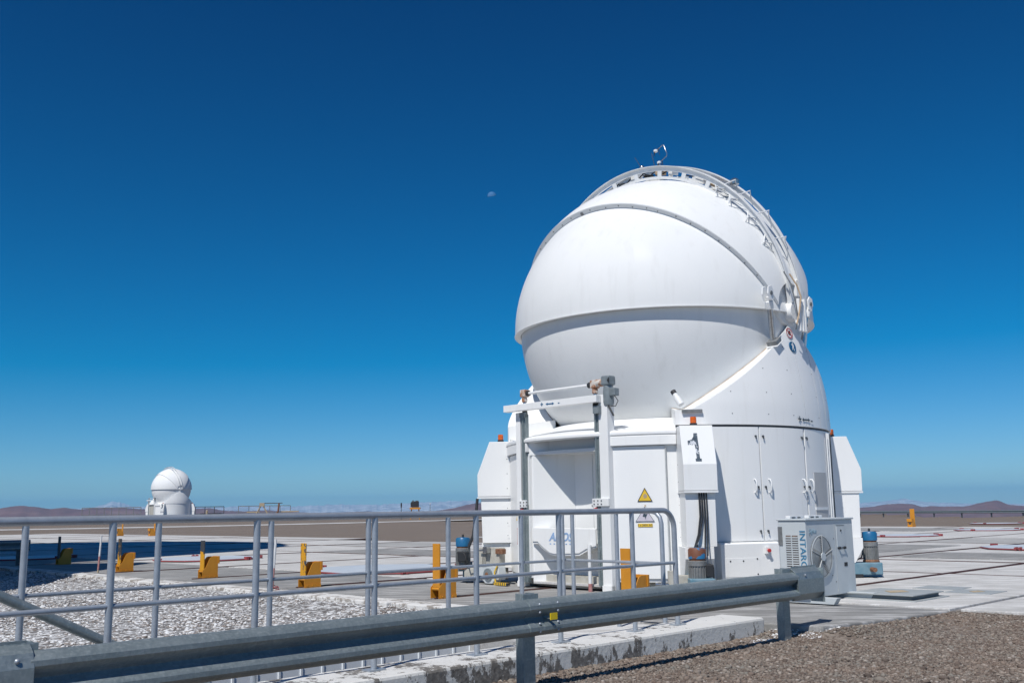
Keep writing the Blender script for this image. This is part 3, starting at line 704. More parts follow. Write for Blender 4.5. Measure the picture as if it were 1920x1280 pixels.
def hatch(label, c_, s1, s2, z, raised):
    t = thing('floor_hatch', label, 'hatch', (c_[0], c_[1], 0), GA)
    if raised:
        MB().box(-s1 / 2 - .12, s1 / 2 + .12, -s2 / 2 - .12, s2 / 2 + .12, -.01, .018).make('frame', M['hatch'], t, bevel=.004)
        MB().box(-s1 / 2, s1 / 2, -s2 / 2, s2 / 2, .02, .075).make('curb', M['hatch_rim'], t)
        MB().box(-s1 / 2 - .06, s1 / 2 + .06, -s2 / 2 - .06, s2 / 2 + .06, .078, .095).make('cover', M['hatch'], t, bevel=.004)
        MB().prism([(-.28, -.06), (.05, -.20), (.26, 0), (0, .18)], .097, .101, 'z').make('faded_symbol', M['timber'], t)
    else:
        MB().box(-s1 / 2, s1 / 2, -s2 / 2, s2 / 2, -.01, z).make('cover', M['hatch'], t)
    return t
hatch('raised steel floor hatch on the concrete beside the air conditioner', (6.02, 16.25), 1.0, .95, .02, True)
hatch('flat grey floor hatch plate farther left of the pair behind', (7.45, 17.9), .7, .75, .014, False)
t_ = hatch('flat grey floor hatch plate with a worn mark, nearer right of the pair', (7.62, 17.0), .75, .75, .014, False)
MB().prism([(-.2, -.05), (.05, -.15), (.2, .02), (0, .1)], .015, .018, 'z').make('faded_symbol', M['timber'], t_)

# ------------------------------------------------------------------ TELESCOPE
# local frame: +x = pivot axis (right / near), -y = front opening, +y = rear
def P(r, a, z): return (r * cos(radians(a)), r * sin(radians(a)), z)
def build_telescope(loc, number, far, label):
    T = thing('auxiliary_telescope', label, 'telescope dome', loc, radians(-45.5))
    ZC = 5.2; R0, R1, R2 = 3.0, 3.05, 3.17
    fine = 1 if far else 2
    # bowl
    def sphere(R_, th, ph):
        return (R_ * cos(th), -R_ * sin(th) * cos(ph), ZC + R_ * sin(th) * sin(ph))
    mb = MB(); nb = 28 * fine
    mb.grid(lambda u, v: ((lambda z: (lambda rr: (rr * cos(2 * pi * u), rr * sin(2 * pi * u), z))(sqrt(max(0, R0 ** 2 - (z - ZC) ** 2))))(2.75 + (5.16 - 2.75) * v)), nb * 2, nb // 2)
    mb.make('lower_bowl', M['dome'], T, smooth=40)
    # middle shutters with lower flange
    for s_, nm in ((1, 'front_shutter'), (-1, 'rear_shutter')):
        mb = MB()
        def fn(u, v, t):
            th = .03 + (pi - .06) * u; q_ = min(1, v * 1.15); rr = 3.128 - (3.128 - R1) * q_ * q_ * (3 - 2 * q_) - (.115 - .06 * v) * (1 - t)
            x = rr * cos(th)
            # lower edge is the plane z = 5.10
            ph0 = asin(max(-1, min(1, -.10 / max(.12, rr * sin(th)))))
            ph1 = radians(78); ph = ph0 + (ph1 - ph0) * v
            return (x, -s_ * rr * sin(th) * cos(ph), ZC + rr * sin(th) * sin(ph))
        mb.shell(fn, 40 * fine, 16 * fine)
        o = mb.make(nm, M['dome'], T, smooth=35)
        mb = MB()
        def fl(u, v, t):
            a = pi * .035 + (pi - .07 * pi) * u; rr = 3.12 + .020 * t
            return (rr * cos(a), -s_ * rr * sin(a), 5.092 + .018 * v)
        mb.shell(fl, 48 * fine, 1); mb.make('flange', M['dome'], o, smooth=35)
    # top shell
    def edge(th, rr):
        c_ = .62 / max(1e-3, rr * sin(th)); return acos(max(-1, min(1, c_ / 1.6323))) - radians(37.78)
    mb = MB()
    def fn(u, v, t):
        th = .155 + (pi - .31) * u; rr = R2 - .115 * (1 - t)
        e = edge(th, R2); return sphere(rr, th, e + (pi - 2 * e) * v)
    mb.shell(fn, 44 * fine, 30 * fine); top = mb.make('top_shell', M['dome'], T, smooth=35)
    # thin lip line above the edge and rivet holes in the rim
    if not far:
        mb = MB()
        def lip(u, v, t):
            th = .165 + (pi - .33) * u; rr = R2 - .002 + .010 * t; e = edge(th, R2) + .004
            return sphere(rr, th, e + .016 * v)
        mb.shell(lip, 88, 1); mb.make('edge_lip', M['dome'], top, smooth=35)
        mh = None
        for i in range(26):
            th = .34 + (pi - .62) * (i + (.25 if i % 5 == 2 else 0)) / 25
            e = edge(th, R2); r_ = R2 - .045 - (.02 if i % 2 else 0)
            p = Vector(sphere(r_, th, e)); q = Vector(sphere(r_, th, e + .01)); n_ = (p - q).normalized()
            MB().cyl(p - n_ * .002, p + n_ * .006, .014 if i != 13 else .04, 10).make('rivet' if i != 13 else 'plug', M['motor_grey'], top)
    # pole closing discs (pivot plates)
    for s_ in (1, -1):
        mb = MB(); mb.cyl((s_ * 2.80, 0, ZC + .10), (s_ * 3.05, 0, ZC + .10), .44, 32); mb.make('pivot_plate', M['dome'], T, smooth=40, bevel=.02 if not far else 0)
        MB().cyl((s_ * 3.0, 0, ZC - .08), (s_ * 3.20, 0, ZC - .08), .19, 24).make('pivot_hub', M['white'], T, smooth=40, bevel=.012 if not far else 0)
    # arch (pair of curved plates tilted forward 12 deg)
    ta = radians(11.5); E0 = .27
    def ar(rr, a, off):
        e_ = E0 + rr * sin(a); u_ = rr * cos(a)
        return (u_, -(e_ * sin(ta) + off * cos(ta)), ZC + e_ * cos(ta) - off * sin(ta))
    a0, a1 = radians(-3), radians(183)
    arch = None
    for nm, off in (('front_arch', .06), ('rear_arch', -.34)):
        mb = MB()
        def f1(u, v, t): return ar(3.10 + .11 * t, a0 + (a1 - a0) * u, off + .02 * v)
        def f2(u, v, t): return ar(2.935 + .055 * t, a0 + (a1 - a0) * u, off + .02 * v)
        def f3(u, v, t): return ar(3.20 + .012 * t, a0 + (a1 - a0) * u, off - .03 + .09 * v)
        mb.shell(f1, 40 * fine, 1); mb.shell(f3, 40 * fine, 1)
        o = mb.make(nm, M['white_rail'], T, smooth=30)
        mb = MB(); mb.shell(f2, 40 * fine, 1); mb.make('inner_chord', M['white_rail'], o, smooth=30)
        if not far:
            for i in range(9):
                a = radians(43 + i * 11.5); wd = .016
                b = MB()
                def fp(u, v, t): return ar(2.94 + .17 * v, a + wd * (u - .5) * 2, off + .022 * t - .001)
                b.shell(fp, 1, 1); b.make('strut', M['white_rail'], o)
    if not far:
        for i, adeg in enumerate((19, 30, 40, 47, 69, 88, 104, 121)):
            a = radians(adeg); 
            pts = [ar(3.14, a, .08), ar(3.12, a + .02, .26), ar(3.02, a + .01, .27)] if i < 4 else [ar(3.0, a, .07), ar(3.0, a, -.33)]
            MB().tube(pts, .014, 6).make('arch_bracket', M['white_rail'], T)
            if i < 4:
                MB().tube([ar(3.10, a + .07, .08), ar(3.10, a + .02, .26), ar(3.10, a - .05, .08)], .012, 6).make('arch_bracket', M['white_rail'], T)
                MB().tube([ar(3.20, a, -.32), ar(3.33, a + .01, -.20), ar(3.2, a + .02, .06)], .012, 6).make('arch_rung', M['white_rail'], T)
        for (adeg, w_, h_, mt) in ((92, .16, .13, 'white'), (80, .13, .09, 'hose_tan'), (74, .10, .12, 'white'), (60, .20, .10, 'white'), (54, .13, .10, 'hose_tan'), (47, .14, .09, 'gear_grey'), (99, .1, .06, 'dark_steel'), (86, .12, .05, 'black')):
            a = radians(adeg); c0 = Vector(ar(3.02, a, -.14)); tx = (Vector(ar(3.02, a + .01, -.14)) - c0).normalized(); nz = (Vector(ar(3.1, a, -.14)) - c0).normalized(); ny = nz.cross(tx)
            Mx = Matrix(((tx.x, ny.x, nz.x, c0.x), (tx.y, ny.y, nz.y, c0.y), (tx.z, ny.z, nz.z, c0.z), (0, 0, 0, 1)))
            MB().box(-w_ / 2, w_ / 2, -.13, .10, 0, h_, Mx).make('equipment_box', M[mt], T, bevel=.01)
            MB().tube([c0 + nz * .05, c0 + tx * .12 + nz * .10, c0 + tx * .26 + nz * .02, c0 + tx * .4 + nz * .0], .014, 6).make('cable', M['black'], T, smooth=60)
        # round lamp on rear arch
        p = Vector(ar(3.24, radians(49), -.36)); MB().lathe([(.02, -.06), (.09, -.05), (.10, .03), (.05, .07)], p, 14).make('dome_lamp', M['steel'], T, smooth=50)
        # weather sensors
        b = Vector(ar(3.21, radians(78.5), -.02))
        w = MB(); w.tube([b, b + Vector((0, 0, .06))], .035, 10)
        w.tube([b + Vector((-.02, 0, .04)), b + Vector((.01, 0, .09)), b + Vector((.17, 0, .17)), b + Vector((.19, 0, .22)), b + Vector((.11, 0, .43)), b + Vector((.08, 0, .44)), b + Vector((-.05, 0, .38))], .008, 6)
        w.tube([b + Vector((-.13, 0, -.02)), b + Vector((-.21, 0, .34))], .008, 5)
        ws = w.make('weather_sensor', M['steel'], T, smooth=50)
        for q in (b + Vector((-.02, 0, .08)), b + Vector((-.10, 0, .36))):
            h = MB().lathe([(.025, -.03), (.045, -.018), (.045, .018), (.025, .03)], q, 12)
            h.make('sensor_head', M['white_rail'], ws, smooth=50)
            for k_ in range(3):
                a = 2 * pi * k_ / 3 + .4; MB().tube([q, q + Vector((.07 * cos(a), .04 * sin(a), -.05 if k_ else .05)), q + Vector((.09 * cos(a), .05 * sin(a), -.10))], .007, 5).make('sensor_finger', M['black'], ws)
        b = Vector(ar(3.21, radians(87), -.02))
        w = MB(); w.lathe([(.03, -.03), (.055, 0), (.05, .05), (.02, .07)], b, 12); w.tube([b, b + Vector((-.18, 0, .30))], .007, 5); w.tube([b + Vector((-.32, 0, -.12)), b + Vector((-.36, 0, .0))], .008, 5)
        w.make('antenna', M['steel'], T, smooth=50)
    # ---- body: side sectors (around +x and -x), front and rear sectors
    HS = 50.0                       # half angle of a side sector
    def zout(psi):                  # top of skirt outer edge by angle from the pivot axis
        w_ = 3.2 * abs(sin(radians(psi))); return max(3.16, 4.93 - .78 * w_)
    def rsk(z):                     # outer radius of the skirt by height
        P_ = [(2.9, 3.32), (3.3, 3.31), (3.67, 3.27), (4.33, 3.165), (4.95, 3.03)]
        return interp(P_, z)
    for s_ in (0, 180):
        mb = MB()
        def sk(u, v):
            psi = -HS + 2 * HS * u; z = 2.905 + (zout(psi) - 2.905) * v; a = radians(psi + s_); r_ = rsk(z); return (r_ * cos(a), r_ * sin(a), z)
        mb.grid(sk, 50, 12)
        def shd(u, v):
            psi = -HS + 2 * HS * u; zo = zout(psi); w_ = abs(psi) / HS
            zi = zo + (-.08 + .22 * w_ ** 2); ro = rsk(zo); zi = min(zi, 5.0)
            ri = sqrt(max(.1, (R0 + .012) ** 2 - (zi - ZC) ** 2)); r_ = ro + (ri - ro) * v; a = radians(psi + s_)
            return (r_ * cos(a), r_ * sin(a), zo + (zi - zo) * v)
        mb.grid(shd, 50, 4)
        def bot(u, v):
            a = radians(-HS + 2 * HS * u + s_); r_ = 3.2 + .12 * v; return (r_ * cos(a), r_ * sin(a), 2.905)
        mb.grid(bot, 50, 1)
        for e in (-HS, HS):         # end walls, radial, down to the cone roof
            def en(u, v):
                zo = zout(e); zi = zo + .14; ri = sqrt(R0 ** 2 - (zi - ZC) ** 2); r_ = rsk(zo) + (ri - rsk(zo)) * u
                zt = zo + .14 * u; zb_ = 2.5 + .42 * u; a = radians(e + s_); return (r_ * cos(a), r_ * sin(a), zb_ + (zt - zb_) * v)
            mb.grid(en, 4, 4)
        sh = mb.make('shoulder', M['white'], T, smooth=28)
        if not far:                 # brown sealant line along the bowl
            def sl(q):
                psi = -HS + 2 * HS * q; zo = zout(psi); zi = min(zo + (-.08 + .22 * (abs(psi) / HS) ** 2), 5.0)
                ri = sqrt((R0 + .012) ** 2 - (zi - ZC) ** 2); a = radians(psi + s_); return (ri * cos(a), ri * sin(a), zi + .004)
            MB().tube([sl(i / 70) for i in range(71) if i < 32 or i > 38 or s_ == 180][:32 if s_ == 0 else None], .009, 5).make('sealant_bead', M['seal'], sh)
            # screws on the skirt
            for psi in (-32, -19, -8, 8, 20):
                for z in (3.1, 3.5, 3.95, 4.4):
                    if z < zout(psi) - .1:
                        r_ = rsk(z); p = Vector(P(r_ - .002, psi + s_, z)); n_ = Vector((cos(radians(psi + s_)), sin(radians(psi + s_)), 0))
                        if s_ == 0: MB().cyl(p, p + n_ * .006, .011, 6).make('screw', M['motor_grey'], sh)
            if s_ == 0:
                for psi in (-1.5, 9, 16):
                    m_ = MB(); zt = zout(psi) - .03
                    m_.tube([P(rsk(2.93 + (zt - 2.93) * i / 12) + .0005, psi, 2.93 + (zt - 2.93) * i / 12) for i in range(13)], .0035, 4); m_.make('panel_seam', M['grille'], sh)
        # drum wall, doors
        mb = MB(); mb.arcpanel(3.275, -HS + s_, HS + s_, .22, 2.90, .06, 40); wall = mb.make('drum_wall', M['white'], T, smooth=30)
        if far: continue
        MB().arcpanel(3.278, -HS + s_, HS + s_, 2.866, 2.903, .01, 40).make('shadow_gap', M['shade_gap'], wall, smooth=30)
        if s_ == 0:
            doors = [(-49.6, -42, .86, 2.862), (-39, -23.25, .86, 2.862), (-22.75, -3.4, .86, 2.862), (-2.6, 12.5, .86, 2.862), (13.2, 30, .3, 2.862), (30.6, 49, .3, 2.862)]
        else: doors = [(180 - 49, 180 - 25, .3, 2.862), (180 - 24.4, 180 - 1, .3, 2.862), (180 - .4, 180 + 24, .3, 2.862), (204.6, 229, .3, 2.862)]
        for i, (b0, b1, z0, z1) in enumerate(doors):
            d = MB().arcpanel(3.305, b0, b1, z0, z1, .028); dd = d.make('door', M['white'], T, smooth=30, bevel=.003)
            if s_ == 0:
                hand = {1: [-25.6], 2: [-20.3, -5.2], 3: [-.9]}.get(i, [])
                for ha in hand:
                    h = MB().tube([P(3.30, ha, 1.93), P(3.345, ha, 1.93), P(3.375, ha, 1.885), P(3.375, ha, 1.745), P(3.345, ha, 1.70), P(3.30, ha, 1.70)], .014, 8); h.make('handle', M['white_rail'], dd, smooth=50)
                lat = {1: [-24.4], 2: [-21.7, -4.6], 3: [-2.0]}.get(i, [])
                for la_ in lat:
                    for z in (2.70, 1.80, 1.03):
                        MB().cyl(P(3.30, la_, z), P(3.33, la_, z), .018, 8).box(-.012, .012, -.006, .006, -.05, .0, Matrix.Translation(P(3.335, la_, z)) @ Matrix.Rotation(radians(la_), 4, 'Z')).make('latch', M['dark_steel'], dd)
        if s_ == 0:
            # louvre panels
            for z0, z1 in ((1.42, 2.07), (.92, 1.38)): MB().arcpanel(3.312, 1.6, 11.2, z0, z1, .01).make('louvre_panel', M['mesh'], T, smooth=30)
            MB().arcpanel(3.322, 1.4, 11.4, 1.375, 1.425, .02).make('louvre_frame', M['white_rail'], T, smooth=30)
            # vertical conduits near the right edge
            for a_, r_ in ((13.2, .014), (15.2, .022), (18, .016)): MB().tube([P(3.34, a_, .9), P(3.34, a_, 2.83)], r_, 8).make('conduit', M['white_rail' if a_ != 18 else 'dark_steel'], T, smooth=50)
            # lower projecting cabinet with stop button
            mb = MB(); Mx = Matrix.Rotation(radians(-28.5), 4, 'Z')
            mb.prism([(3.05, .22), (3.42, .22), (3.42, .82), (3.36, .845), (3.05, .845)], -.62, .52, 'y', Mx); cab = mb.make('lower_cabinet', M['white'], T, bevel=.008)
            MB().box(3.421, 3.427, -.56, .12, .26, .58, Mx).make('cabinet_cover', M['white'], cab, bevel=.002)
            for yy, zz in ((-.45, .53), (-.2, .53), (.07, .56), (.07, .30)): MB().cyl(Mx @ Vector((3.427, yy, zz)), Mx @ Vector((3.433, yy, zz)), .014, 8).make('screw', M['black'], cab)
            MB().box(3.42, 3.475, .22, .31, .64, .76, Mx).make('button_box', M['white_rail'], cab, bevel=.006)
            MB().cyl(Mx @ Vector((3.475, .275, .70)), Mx @ Vector((3.515, .275, .70)), .030, 14).make('stop_button', M['red'], cab, smooth=50)
            mb = MB(); mb.box(3.1, 3.35, .54, .60, .24, .80, Mx).box(3.1, 3.35, .68, .72, .24, .80, Mx); mb.make('side_rib', M['white'], T)
            # markings on the skirt
            a_ = -2.0
            tdir = (-sin(radians(a_)), cos(radians(a_)), 0)
            c_ = P(3.325, a_, 3.05)
            text('+', 'plus_mark', .20, P(3.335, a_ - 3.4, 3.03), tdir, (0, 0, 1), M['ink_dark'], T, bold=.004)
            text('-', 'minus_mark', .20, P(3.335, a_ + 3.6, 3.03), tdir, (0, 0, 1), M['ink_dark'], T, bold=.004)
            Mx = Matrix.Translation(P(3.329, a_ + .2, 3.03)) @ Matrix.Rotation(radians(a_), 4, 'Z')
            mb = MB(); mb.prism([(-.13, 0), (-.08, .035), (-.08, .014), (.08, .014), (.08, .035), (.13, 0), (.08, -.035), (.08, -.014), (-.08, -.014), (-.08, -.035)], 0, .004, 'x', Mx); mb.make('double_arrow', M['ink_dark'], T)
            # round safety signs near the pivot
            for z, base, nm in ((4.70, 'sign_white', 'prohibition_sign'), (4.43, 'sign_blue', 'harness_sign')):
                r_ = rsk(z) + .012; a_ = -2.2; n_ = Vector((cos(radians(a_)) , sin(radians(a_)), .19)).normalized(); p = Vector(P(r_, a_, z))
                sg = MB().cyl(p - n_ * .008, p + n_ * .006, .105, 28).make(nm, M[base], T, smooth=40)
                tx = Vector((-sin(radians(a_)), cos(radians(a_)), 0)); ty = n_.cross(tx)
                def ring(ro, ri):
                    m_ = MB(); N = 28
                    for k_ in range(N):
                        aa = 2 * pi * k_ / N
                        for q in (ro, ri): m_.v.append(tuple(p + n_ * .009 + tx * q * cos(aa) + ty * q * sin(aa)))
                    for k_ in range(N): m_.f.append((2 * k_, 2 * ((k_ + 1) % N), 2 * ((k_ + 1) % N) + 1, 2 * k_ + 1))
                    return m_
                def poly(pts, h=.010):
                    m_ = MB(); m_.add([tuple(p + n_ * h + tx * q[0] + ty * q[1]) for q in pts], [tuple(range(len(pts)))]); return m_
                if base == 'sign_white':
                    ring(.105, .085).make('red_ring', M['sign_red'], sg)
                    poly([(-.05, -.01), (-.03, .04), (.0, .045), (.02, .06), (.05, .03), (.045, -.02), (.01, -.045), (-.03, -.035)]).make('pictogram', M['sign_black'], sg)
                    poly([(-.075, .055), (-.06, .07), (.075, -.055), (.06, -.07)], .012).make('red_bar', M['sign_red'], sg)
                else:
                    poly([(-.01, .085), (.015, .085), (.02, .06), (.035, .03), (.03, -.005), (.015, -.02), (.035, -.06), (.03, -.085), (.015, -.085), (.005, -.05), (-.01, -.02), (-.03, -.075), (-.045, -.07), (-.025, -.005), (-.015, .02), (-.05, .035), (-.05, .05), (-.01, .045)]).make('pictogram', M['sign_white'], sg)
    # front / rear sectors
    for s_ in (-90, 90):
        mb = MB(); e0, e1 = s_ - (90 - HS), s_ + (90 - HS)
        def roof(u, v):
            a = radians(e0 + (e1 - e0) * u); z = [2.78, 2.86, 3.02, 3.13][v] if False else None
            return None
        prof = [(3.20, 2.74), (3.34, 2.74), (3.36, 2.76), (3.36, 2.80), (3.34, 2.83), (2.75, 2.97), (2.42, 3.02), (2.36, 3.12), (2.13, 3.12)]
        mb.grid(lambda u, v: (lambda q: (q[0] * cos(radians(e0 + (e1 - e0) * u)), q[0] * sin(radians(e0 + (e1 - e0) * u)), q[1]))(prof[round(v * (len(prof) - 1))]), 34, len(prof) - 1)
        mb.make('cone_roof', M['white'], T, smooth=28)
        if not far and s_ == -90:
            MB().tube([P(2.405, e0 + (e1 - e0) * i / 40, 3.03) for i in range(41)], .006, 5).make('sealant_bead', M['seal'], T)
            MB().tube([P(2.15, e0 + (e1 - e0) * i / 40, 3.125) for i in range(41)], .008, 5).make('sealant_bead', M['seal'], T)
        if s_ == 90:
            MB().arcpanel(3.29, e0, e1, .22, 2.75, .05, 30).make('drum_wall', M['white'], T, smooth=30); continue
        nr, nl = -72.5, -106.5        # niche sector between the columns
        for (b0, b1, nm) in ((nr, e1, 'access_door'), (e0, nl, 'side_panel')):
            MB().arcpanel(3.255, b0, b1, .18, 2.75, .05, 14).make('drum_wall', M['white'], T, smooth=30)
            MB().arcpanel(3.35, b0, b1, 2.56, 2.735, .10, 14).make('lintel', M['white'], T, smooth=30, bevel=0 if far else .01)
            if not far:
                b1_ = b1 if nm == 'side_panel' else b1 - 3.2
                MB().arcpanel(3.29, b0 + .4, b1_ - .3, .24, 2.545, .03, 12).make(nm, M['white'], T, smooth=30, bevel=.003)
        if far:
            MB().arcpanel(3.2, nl, nr, .2, 2.75, .05, 8).make('drum_wall', M['cream'], T); continue
        MB().tube([P(3.30, -53.4, .3), P(3.30, -53.4, 2.52)], .012, 8).make('hinge_bar', M['grille'], T, smooth=50)
        # niche
        x0, x1, yb = -.90, .98, -2.50
        MB().prism([(-.90, -3.12), (-.86, -3.11), (-.34, yb), (-.34, yb + .03), (-.90, -3.0)], .12, 2.56, 'z').make('niche_side_wall', M['white'], T)
        MB().box(x1, x1 + .03, -3.1, yb, .12, 2.56).make('niche_side_wall', M['white'], T)
        MB().box(-.338, x1, yb, yb + .03, .12, 2.56).make('niche_back_wall', M['white'], T)
        MB().box(x0 - .03, x1 + .03, -3.1, yb + .03, 2.50, 2.56).make('niche_ceiling', M['white'], T)
        MB().box(x0, x1, -3.12, yb, .08, .12).make('niche_floor', M['conc_light'], T)
        MB().prism([(x0 - .02, -3.16), (-.60, -2.93), (x1 + .02, -2.93), (x1 + .02, -2.88), (-.62, -2.88), (x0 - .02, -3.10)], 2.50, 2.80, 'z').make('niche_header', M['white'], T)
        for xx in (.12, .60): MB().box(xx, xx + .008, yb - .005, yb, .9, 2.48).make('panel_seam', M['grille'], T)
        MB().box(x0 + .35, x1, -2.72, -2.68, .12, .82).make('lower_front_panel', M['white'], T, bevel=.004)
        for i in range(5): MB().cyl((.1 + i * .16, yb - .012, 1.52), (.1 + i * .16, yb, 1.52), .018, 8).make('screw', M['black'], T)
        # apron with logo
        ap = MB(); yo = -3.18
        outline = [(-.86, 1.12), (.74, 1.10), (.74, .80), (.50, .74), (.32, .66), (-.30, .64), (-.42, .66), (-.62, .78), (-.72, .86), (-.86, .86)]
        ap.prism(outline, yo, yo + .03); apo = ap.make('apron', M['white'], T, bevel=.006)
        MB().box(-.86, .74, yo + .03, -2.9, 1.08, 1.11).make('apron_top', M['white'], apo)
        MB().prism([(-.86, .86), (-.72, .86), (-.62, .78), (-.42, .66), (-.30, .64), (.32, .66), (.5, .74), (.74, .80), (.74, .78), (.5, .70), (.32, .62), (-.30, .61), (-.42, .63), (-.62, .74), (-.72, .82), (-.86, .82)], yo + .02, -2.9).make('apron_lip', M['white'], apo)
        text('AMOS', 'logo', .21, (-.12, yo - .004, .945), (1, 0, 0), (0, 0, 1), M['ink_amos'], apo, shear=.3, bold=.006)
        for i in range(6): MB().box(-.40 + i * .1, -.36 + i * .1, yo - .004, yo - .001, .815, .835).make('logo_dash', M['ink_amos'], apo)
        MB().tube([(.62, -3.22, 0.05), (.62, -3.22, .82)], .035, 10).make('support_tube', M['white_rail'], T, smooth=50)
        MB().tube([(.62, -3.22, 0.0), (.62, -3.22, .14)], .038, 10).make('red_foot', M['pole_red'], T, smooth=50)
        MB().tube([(-.55, -2.78, .62), (-.60, -2.80, .5), (-.61, -2.80, .35), (-.57, -2.79, .2)], .006, 5).make('hanging_cord', M['black'], T)
        MB().tube([(-.55, -2.78, .62), (-.49, -2.80, .5), (-.48, -2.80, .35), (-.53, -2.79, .2)], .006, 5).make('hanging_cord', M['black'], T)
        # signs on the access door
        def door_frame(a_, z): return Matrix.Translation(P(3.296, a_, z)) @ Matrix.Rotation(radians(a_), 4, 'Z')
        Mx = door_frame(-60.2, 1.68)
        sg = MB().prism([(-.135, -.11), (.135, -.11), (0, .135)], 0, .004, 'x', Mx).make('warning_sign', M['sign_black'], T)
        MB().prism([(-.11, -.095), (.11, -.095), (0, .108)], .0045, .006, 'x', Mx).make('sign_face', M['sign_yellow'], sg)
        MB().prism([(-.02 , -.05), (.03, -.045), (.045, 0), (.01, .03), (-.03, 0)], .0065, .008, 'x', Mx).make('sign_symbol', M['timber'], sg)
        Mx = door_frame(-60.4, 1.33)
        sg = MB().prism([(-.17, -.11), (.17, -.11), (0, .15)], 0, .004, 'x', Mx).make('warning_sign', M['ink_dark'], T)
        MB().prism([(-.155, -.10), (.155, -.10), (0, .135)], .0045, .006, 'x', Mx).make('sign_face', M['sign_pale'], sg)
        MB().prism([(.0, .09), (.04, .10), (.01, .02), (.05, .03), (.0, -.08), (.005, -.03), (-.04, -.02), (.0, .09)][:-1], .0065, .008, 'x', Mx).make('lightning_symbol', M['ink_dark'], sg)
        Mx = door_frame(-60.4, 1.16); MB().box(0, .004, -.13, .13, -.028, .028, Mx).make('voltage_label', M['sign_yellow'], T)
        a_ = -60.4; text('3 x 380V AC', 'voltage_text', .05, P(3.301, a_, 1.16), (-sin(radians(a_)), cos(radians(a_)), 0), (0, 0, 1), M['ink_dark'], T, depth=.001)
        Mx = door_frame(-60.2, 1.50); MB().box(0, .003, -.015, .015, -.015, .015, Mx).make('small_label', M['seal'], T)
        Mx = door_frame(-116, 1.35); sg = MB().prism([(-.12, -.10), (.12, -.10), (0, .13)], 0, .004, 'x', Mx).make('warning_sign', M['sign_yellow'], T)
        Mx = door_frame(-116, .95); MB().box(0, .004, -.08, .08, -.16, .16, Mx).make('tall_label', M['sign_red'], T); MB().box(.0045, .006, -.06, .06, -.13, .13, Mx).make('label_face', M['sign_white'], T)
    # corner boxes
    for ang in (-45, 45, 135, 225):
        Mx = Matrix.Rotation(radians(ang), 4, 'Z'); hw = .285
        g = MB().prism([(3.24, 1.74), (3.95, 1.74), (3.955, 2.18), (3.70, 2.86), (3.24, 2.86)], -hw, hw, 'y', Mx).make('corner_box', M['white'], T, bevel=0 if far else .008)
        MB().prism([(3.2, .80), (3.86, .80), (3.885, 1.70), (3.2, 1.70)], -hw + .02, hw - .04, 'y', Mx).make('lower_box', M['white'], g, bevel=0 if far else .006)
        MB().box(3.24, 3.96, -hw - .004, hw + .004, 1.70, 1.735, Mx).make('box_ledge', M['white_rail'], g)
        MB().prism([(3.2, .30), (3.70, .30), (3.88, .60), (3.88, .795), (3.2, .795)], -hw - .02, hw - .10, 'y', Mx).make('box_foot', M['white'], g, bevel=0 if far else .006)
        if not far:
            for z in (.95, 1.2, 1.5, 1.9, 2.2, 2.5, 2.75):
                for sd in (-1, 1): MB().cyl(Mx @ Vector((3.34, sd * hw, z)), Mx @ Vector((3.34, sd * (hw + .005), z)), .010, 6).make('screw', M['motor_grey'], g)
            if ang == 225: MB().tube([Mx @ Vector((3.97, .05, 1.70)), Mx @ Vector((4.0, .1, 1.35)), Mx @ Vector((4.06, .15, .95)), Mx @ Vector((4.16, .15, .7))], .030, 8).make('cable', M['black'], g, smooth=60)
        b = MB().lathe([(.065, 0), (.065, .05), (.058, .055)], Mx @ Vector((3.47, 0, 2.862)), 14).make('beacon_base', M['black'], g, smooth=50)
        MB().lathe([(.055, .055), (.058, .10), (.056, .125), (.058, .13), (.05, .165)], Mx @ Vector((3.47, 0, 2.862)), 16).make('beacon_lens', M['amber'], b, smooth=30)
        if ang == -45:
            n_ = (Mx @ Vector((.68, 0, .25))).normalized(); tx = Mx @ Vector((0, 1, 0)); ty = n_.cross(tx)
            if far:
                text('3', 'number_three', .85, Mx @ Vector((3.88, 0, 2.48)), tx, ty, M['ink_dark'], g, bold=.03, depth=.006)
            else:
                c0 = Mx @ Vector((3.843, -.045, 2.47)); xx = tx.normalized(); yy = (Mx @ Vector((-.255, 0, .68))).normalized(); nn = xx.cross(yy)
                Mt = Matrix(((xx.x, yy.x, nn.x, c0.x), (xx.y, yy.y, nn.y, c0.y), (xx.z, yy.z, nn.z, c0.z), (0, 0, 0, 1)))
                one = [(-.135, .10), (-.05, .125), (.005, .235), (.065, .235), (.065, -.235), (.10, -.235), (.10, -.27), (-.02, -.27), (-.02, -.235), (.0, .0), (-.02, .055), (-.125, .03)]
                one = [(-.125, .125), (-.09, .13), (-.05, .15), (-.02, .20), (-.012, .265), (.050, .265), (.052, .10), (.056, .02), (.052, -.05), (.056, -.21), (.082, -.21), (.082, -.262), (-.02, -.262), (-.02, -.21), (.0, -.21), (-.004, -.02), (-.012, .06), (-.05, .045), (-.085, .055), (-.125, .045)]
                MB().prism(one, .0, .006, 'z', Mt).make('number_one', M['one'], g)
                # cables hanging from the box to the motor
                for i, (yo_, r_) in enumerate(((-.03, .016), (.01, .013), (.05, .014), (.09, .012))):
                    e_ = -.22 if i < 2 else .0 + .05 * (i - 2)
                    pts = [Mx @ Vector((3.905, yo_, 1.70)), Mx @ Vector((3.915, yo_, 1.3)), Mx @ Vector((3.93, yo_ + (e_ - yo_) * .25, 1.0)), Mx @ Vector((3.99, yo_ + (e_ - yo_) * .7, .78)), Mx @ Vector((4.02, e_, .66 if i > 1 else .30))]
                    MB().tube(pts, r_, 8).make('cable', M['black'], g, smooth=60)
